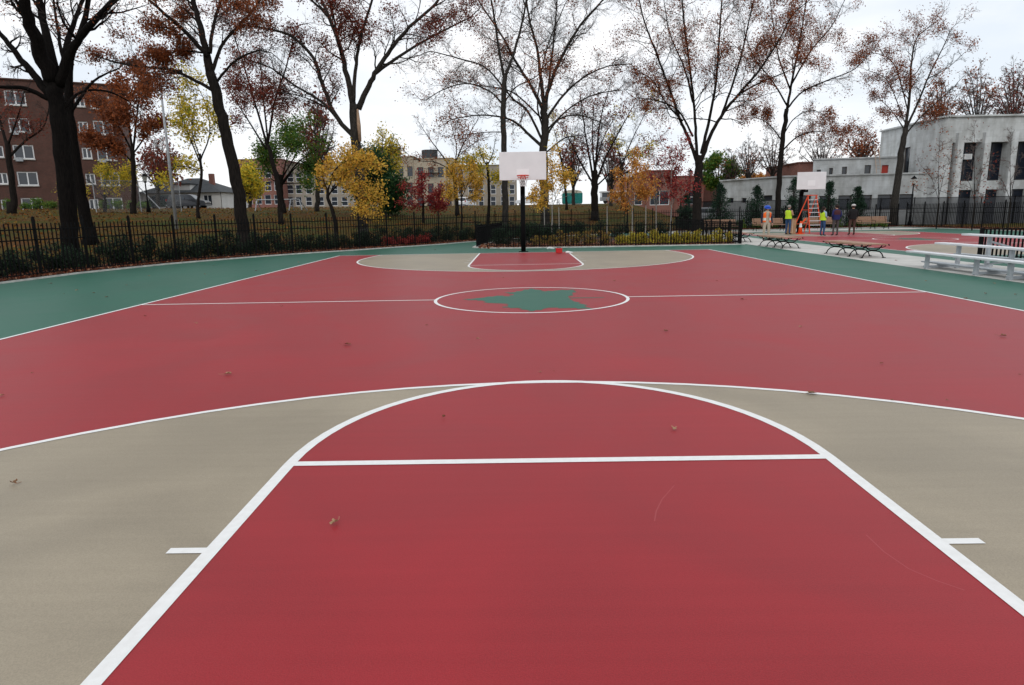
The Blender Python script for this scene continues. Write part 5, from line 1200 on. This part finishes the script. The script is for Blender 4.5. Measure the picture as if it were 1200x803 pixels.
MB().box((-.2, -.2, 0), (.2, .2, .04)).build('base', M_cone, rt); MB().tube([(0, 0, .04), (0, 0, .8)], [.14, .03], 14).build('cone', M_cone, rt, smooth=True)
MB().tube([(0, 0, .42), (0, 0, .66)], [.099, .064], 14, cap=False).build('reflective_band', M_white, rt, smooth=True)
MB().beam((.02, 0, .62), (.35, .1, .95), .05, .08).build('warning_tag', M_cone, rt)
M_card = mat('cardboard', (.42, .26, .15), .9, var=.1)
rt = empty('cardboard_box', (17.0, 29.3, .01), radians(10), 'tall brown cardboard box standing beside the traffic cone', 'box')
MB().box((-.24, -.2, 0), (.24, .2, .95)).build('carton', M_card, rt)
MB().box((-.24, -.26, .952), (.24, -.19, .965)).build('flap', M_card, rt); MB().box((-.03, -.203, .05), (.03, -.2005, .95)).build('tape', mat('tape', (.55, .42, .3), .4), rt)
M_rb = mat('red plastic', (.52, .02, .02), .5)
p = gnd(655, 297); rt = empty('red_toolbox', (p.x, p.y, .02), radians(5), 'small red box lying on the far key line right of the pole', 'box')
bevel(MB().box((-.12, -.1, 0), (.12, .1, .15)).build('body', M_rb, rt), .01); bevel(MB().box((-.13, -.11, .152), (.13, .11, .185)).build('lid', M_rb, rt), .01)
MB().tube([(-.07, 0, .185), (-.06, 0, .22), (.06, 0, .22), (.07, 0, .185)], .01, 6).build('handle', M_black, rt)
p = gnd(663, 297.5); o = MB().tube([(0, 0, .04), (.08, .02, .05), (.16, 0, .045), (.28, .03, .035)], [.04, .05, .035, .02], 8).build('glove', M_white, loc=(p.x, p.y, .01)); tag(o, 'white rolled cloth beside the small red box', 'cloth')
p = gnd(641, 292); o = MB().tube([(0, 0, .02), (.1, .05, .05), (.22, .02, .03), (.33, .06, .02)], [.03, .05, .05, .02], 8).build('paper_scrap', M_white, loc=(p.x, p.y, 0)); tag(o, 'crumpled white paper scrap on the green strip by the planter kerb', 'litter')

# ================================================================= PEOPLE
M_skin = mat('skin', (.42, .24, .17), .6); M_jeans = mat('blue jeans', (.03, .07, .16), .9, var=.2, scale=8); M_grey = mat('grey trousers', (.075, .07, .07), .9)
M_brown = mat('brown trousers', (.075, .045, .035), .9); M_beige = mat('beige overalls', (.42, .36, .28), .9, var=.1); M_navy = mat('navy sleeves', (.015, .02, .045), .9); M_blk = mat('black jacket', (.010, .010, .011), .9)
M_lime = mat('lime safety vest', (.48, .72, .03), .7); M_ovest = mat('orange safety vest', (.85, .14, .02), .7); M_silver = mat('reflective tape', (.65, .66, .60), .4)
M_hairb = mat('dark brown hair', (.02, .013, .01), .8); M_hairg = mat('grey hair', (.25, .24, .23), .8); M_blueh = mat('blue hard hat', (.02, .09, .5), .4); M_shoe = mat('dark shoes', (.02, .018, .016), .7)
M_tee = mat('light blue shirt', (.30, .42, .52), .9); M_bluej = mat('blue jacket panel', (.015, .02, .10), .8); M_marj = mat('maroon jacket panel', (.06, .018, .025), .8); M_cap = mat('pale grey cap', (.5, .5, .48), .8)
def person(label, loc, rz, H, top, pants, arms='down', torso_mat=None, lean=0, sleeve=None, stance=.11, female=False):
    s = H/1.75; rt = empty('person', loc, rz, label, 'person')
    V = []; E = []; Rr = []
    def v(x, y, z, r, par=None, ry=None):
        V.append((x*s, y*s, z*s)); Rr.append((r*s, (ry or r)*s))
        if par is not None: E.append((par, len(V)-1))
        return len(V)-1
    pel = v(0, 0, .96, .15, None, .11); wst = v(0, .0, 1.12, .135 if not female else .12, pel, .10); ch = v(0, -.01, 1.30, .165 if not female else .145, wst, .115); sh = v(0, -.01, 1.43, .11, ch, .09); nk = v(0, .0, 1.50, .055, sh); hd0 = v(0, .015, 1.57, .075, nk, .08); hd1 = v(0, .02, 1.645, .088, hd0, .10); hd2 = v(0, .01, 1.70, .07, hd1, .08)
    nose = v(0, .125, 1.61, .014, hd1)
    for sd_ in (-1, 1):
        hp = v(sd_*.095, 0, .90, .10, pel, .105); kn = v(sd_*(stance), .02, .50, .062, hp); an = v(sd_*(stance+.01), -.01, .10, .042, kn); hl = v(sd_*(stance+.012), .0, .045, .042, an); toe = v(sd_*(stance+.03), .15, .035, .036, hl)
        s1 = v(sd_*.19, -.01, 1.40, .062, sh)
        if arms == 'down': el = v(sd_*.235, -.03, 1.13, .046, s1); wr = v(sd_*.245, .04, .89, .030, el); hn = v(sd_*.245, .06, .82, .034, wr, .022); fd = Vector((0, .15, -1))
        elif arms == 'folded': el = v(sd_*.235, .04, 1.14, .046, s1); wr = v(sd_*.02, .20, 1.17+sd_*.025, .032, el); hn = v(-sd_*.07, .215, 1.19+sd_*.025, .033, wr, .022); fd = Vector((-sd_, .1, .1))
        elif arms == 'front': el = v(sd_*.22, .0, 1.15, .046, s1); wr = v(sd_*.13, .20, 1.10, .030, el); hn = v(sd_*.09, .26, 1.11, .032, wr, .022); fd = Vector((-sd_*.4, .9, .1))
        elif arms == 'back': el = v(sd_*.25, -.05, 1.13, .05, s1); wr = v(sd_*.17, .09, .95, .030, el); hn = v(sd_*.14, .14, .93, .032, wr, .022); fd = Vector((-sd_*.3, .9, 0))
        fd.normalize(); base_ = Vector(V[hn])/s; sv = fd.cross(Vector((1, 0, 0)) if abs(fd.x) < .8 else Vector((0, 0, 1))).normalized()
        for k in range(4):
            o_ = sv*(k-1.5)*.018; ln = (.075, .085, .08, .062)[k]; a_ = base_+fd*.03+o_; b_ = a_+fd*ln*.55; c_ = b_+(fd*.8+Vector((0, -.4, 0))).normalized()*ln*.5
            i1 = v(*a_, .0095, hn); i2 = v(*b_, .009, i1); v(*c_, .0075, i2)
        a_ = base_+sv*-.035+fd*.0; i1 = v(*a_, .011, hn); v(*(a_+(fd*.8-sv*.5).normalized()*.045), .009, i1)
    me = bpy.data.meshes.new('body'); me.from_pydata(V, E, []); o = bpy.data.objects.new('body_tmp', me); C.collection.objects.link(o)
    sk = o.modifiers.new('s', 'SKIN'); sk.use_smooth_shade = True; sk.branch_smoothing = .4
    for i, r in enumerate(Rr): me.skin_vertices[0].data[i].radius = r
    me.skin_vertices[0].data[0].use_root = True
    ss = o.modifiers.new('u', 'SUBSURF'); ss.levels = 2; ss.render_levels = 2
    dg = bpy.context.evaluated_depsgraph_get(); m2 = bpy.data.meshes.new_from_object(o.evaluated_get(dg)); bpy.data.objects.remove(o)
    m2.name = 'body'; m2.materials.clear()
    for q in (M_skin, top, pants, M_shoe, sleeve or top): m2.materials.append(q)
    hx, hy = [], []
    for p in m2.polygons:
        c = p.center/s; p.use_smooth = True
        if c.z < .085: k = 3
        elif c.z < .98 and abs(c.x) < .21: k = 2
        elif c.z > 1.505: k = 0
        elif abs(c.x) > .2 and c.z < .875 and arms == 'down': k = 0
        elif arms in ('folded', 'front', 'back') and c.y > .165 and .88 < c.z < 1.3: k = 0
        elif abs(c.x) > .19: k = 4
        else: k = 1
        p.material_index = k
    ob = bpy.data.objects.new('body', m2); C.collection.objects.link(ob); ob.parent = rt
    # eyes, mouth, ears
    def bl(nm, c, r, m, sc=(1, 1, 1), n=10):
        bm = bmesh.new(); bmesh.ops.create_uvsphere(bm, u_segments=n, v_segments=n-2, radius=r*s); 
        for q in bm.verts: q.co = Vector((q.co.x*sc[0]+c[0]*s, q.co.y*sc[1]+c[1]*s, q.co.z*sc[2]+c[2]*s))
        me_ = bpy.data.meshes.new(nm); bm.to_mesh(me_); bm.free(); me_.materials.append(m)
        for q in me_.polygons: q.use_smooth = True
        x = bpy.data.objects.new(nm, me_); C.collection.objects.link(x); x.parent = rt; return x
    for sd_ in (-1, 1): bl('eye', (sd_*.032, .105, 1.635), .011, M_hairb); bl('ear', (sd_*.087, .01, 1.625), .022, M_skin, (.4, .8, 1.2))
    bl('mouth', (0, .105, 1.565), .02, M_marj, (1.1, .4, .25))
    rt.scale = (1.1, 1.08, 1)
    return rt, s, bl
def vest(rt, s, m, open_front=False, stripe=M_silver):
    sec = [(1.44, .135, .10), (1.38, .19, .13), (1.28, .185, .145), (1.15, .165, .135), (1.02, .175, .14), (.93, .185, .145)]
    mb = MB(); n = 28; g = 4 if open_front else 0
    for z, a, b in sec:
        for k in range(n): t = 2*pi*k/n; mb.v.append((a*cos(t)*s*1.06, (b*sin(t)-.01)*s*1.05, z*s))
    for j in range(len(sec)-1):
        for k in range(n):
            t = (k+.5)/n
            if open_front and abs(t-.25) < .075: continue
            if j < 2 and (min(t, 1-t) < .05 or abs(t-.5) < .05): continue
            st_ = 1 if j == 3 else 0
            a = j*n+k; b = j*n+(k+1) % n; mb.f.append((a, a+n, b+n, b)); mb.m.append(st_)
    mb.build('safety_vest', [m, stripe], rt, smooth=True)
def jacket(rt, s, mats_):
    sec = [(1.46, .10, .085, 0), (1.41, .20, .125, 0), (1.30, .205, .155, 0), (1.18, .19, .15, 1), (1.0, .195, .155, 1), (.90, .20, .155, 1)]; mb = MB(); n = 24
    for z, a, b, _ in sec:
        for k in range(n): t = 2*pi*k/n; mb.v.append((a*cos(t)*s, (b*sin(t)-.01)*s, z*s))
    for j in range(len(sec)-1):
        for k in range(n): a = j*n+k; b = j*n+(k+1) % n; mb.f.append((a, a+n, b+n, b)); mb.m.append(sec[j][3])
    mb.build('jacket', mats_, rt, smooth=True)
q = gnd(897, 282.5)
rt, s, bl = person('person in blue hard hat and open orange safety vest facing the camera', (12.6, 21.6, .01), pi, 1.74, M_beige, M_beige, 'down', sleeve=M_navy); vest(rt, s, M_ovest, True)
bl('hood', (0, -.015, 1.63), .108, M_navy, (1, .95, 1.05)); bl('hard_hat', (0, .01, 1.70), .125, M_blueh, (1, 1.1, .72)); 
MB().tube([(0, .01*s, 1.685*s), (0, .02*s, 1.70*s)], [.155*s, .14*s], 18).build('hat_brim', M_blueh, rt)
rt, s, bl = person('grey-haired person in lime vest and jeans with folded arms by the pole', (16.55, 28.6, .01), -pi/2+.5, 1.80, M_navy, M_jeans, 'folded', sleeve=M_skin); vest(rt, s, M_lime, False, M_lime); bl('hair', (0, -.015, 1.66), .103, M_hairg, (1, 1, .95))
rt, s, bl = person('person with long dark hair in lime vest over pale blue shirt', (17.5, 26.0, .01), -pi/2+.25, 1.66, M_tee, M_jeans, 'front', female=True); vest(rt, s, M_lime, False, M_lime); bl('hair', (0, -.02, 1.65), .107, M_hairb, (1, 1, 1.05)); bl('long_hair', (0, -.10, 1.44), .11, M_hairb, (.95, .55, 1.9))
rt, s, bl = person('person in blue and maroon jacket and grey trousers seen from behind', (18.25, 26.0, .01), .15, 1.76, M_bluej, M_grey, 'back'); jacket(rt, s, [M_marj, M_bluej]); bl('hair', (0, -.01, 1.66), .106, M_hairb, (1, 1, 1.0))
rt, s, bl = person('person in black jacket, brown trousers and pale cap seen from behind', (19.4, 26.4, .01), -.1, 1.76, M_blk, M_brown, 'back'); jacket(rt, s, [M_blk, M_blk]); bl('cap', (0, .0, 1.69), .108, M_cap, (1, 1.05, .75)); bl('hair', (0, -.02, 1.62), .098, M_hairb, (1, .9, .8))

# ================================================================= FALLEN LEAVES ON THE COURT
M_fl = [mat('dry leaf brown', (.20, .10, .05), .8, var=.2), mat('dry leaf tan', (.38, .24, .14), .8, var=.2), mat('dry leaf red', (.22, .06, .03), .8, var=.2)]
def dry_leaf(seed, sz, m):
    rng = random.Random(seed); mb = MB(); n = 18; c = (0, 0, .012); ring = []
    for k in range(n):
        a = 2*pi*k/n; r = .8*sz*(.5+.28*cos(a*5+1)*(.6+.4*rng.random()))*(1.25 if abs(a-pi/2) < .5 else 1); ring.append((r*cos(a)*.75, r*sin(a), .008+.022*abs(cos(a))*rng.uniform(.6, 1.3)))
    for k in range(n): mb.face([c, ring[k], ring[(k+1) % n]])
    mb.tube([(0, -sz*.45, .012), (.01, -sz*.8, .014), (.02, -sz*1.0, .02)], .0015, 4)
    return mb.build('fallen_leaf', m)
spec = [((392, 616), .055, 1, 'curled tan leaf lying alone low in the near red key'), ((790, 505), .06, 1, 'small tan leaf in the near free throw circle right side'), ((520, 491), .03, 0, 'tiny dark leaf in the near free throw circle left side'),
        ((17, 569), .05, 0, 'small brown leaf on the tan zone at the left edge'), ((950, 463), .10, 0, 'dark leaf on the tan zone by the near right three point line'), ((407, 405), .11, 2, 'reddish leaf on the red court left of the centre'), ((267, 440), .09, 1, 'tan leaf on the red court at far left of the near half')]
for i, (pp, sz, mi, lb) in enumerate(spec):
    p = gnd(*pp); o = dry_leaf(200+i, sz, M_fl[mi]); o.location = (p.x, p.y, .007); o.rotation_euler = (0, 0, R.uniform(0, 6)); tag(o, lb, 'leaf')
pr = [dry_leaf(220+i, .085, M_fl[i]) for i in range(3)]
more = [(780, 389), (938, 384), (1033, 427), (1045, 470), (633, 437), (649, 436), (38, 438), (2, 465), (170, 371), (75, 345), (90, 341), (110, 344), (125, 349), (175, 324), (60, 333), (148, 335), (240, 322), (300, 318), (250, 312), (1085, 330), (1155, 345), (1190, 346), (1165, 333), (1132, 351), (1175, 395), (985, 303), (1050, 306), (500, 382), (590, 326), (870, 352), (720, 330), (350, 308), (420, 298), (510, 293), (230, 380), (840, 330), (1110, 470), (560, 398), (330, 360), (1195, 440)]
for i, pp in enumerate(more):
    b = pr[i % 3]; o = b if i < 3 else b.copy()
    if i >= 3: C.collection.objects.link(o)
    p = gnd(*pp); o.location = (p.x, p.y, .007); o.rotation_euler = (0, 0, R.uniform(0, 6)); q = R.uniform(.5, 1.0)*(.6 if pp[1] > 400 else 1); o.scale = (q, q, q)
    tag(o, 'small dry leaf, one of many scattered over the far court and green strips', 'leaf', 'small dry leaves scattered on the courts')
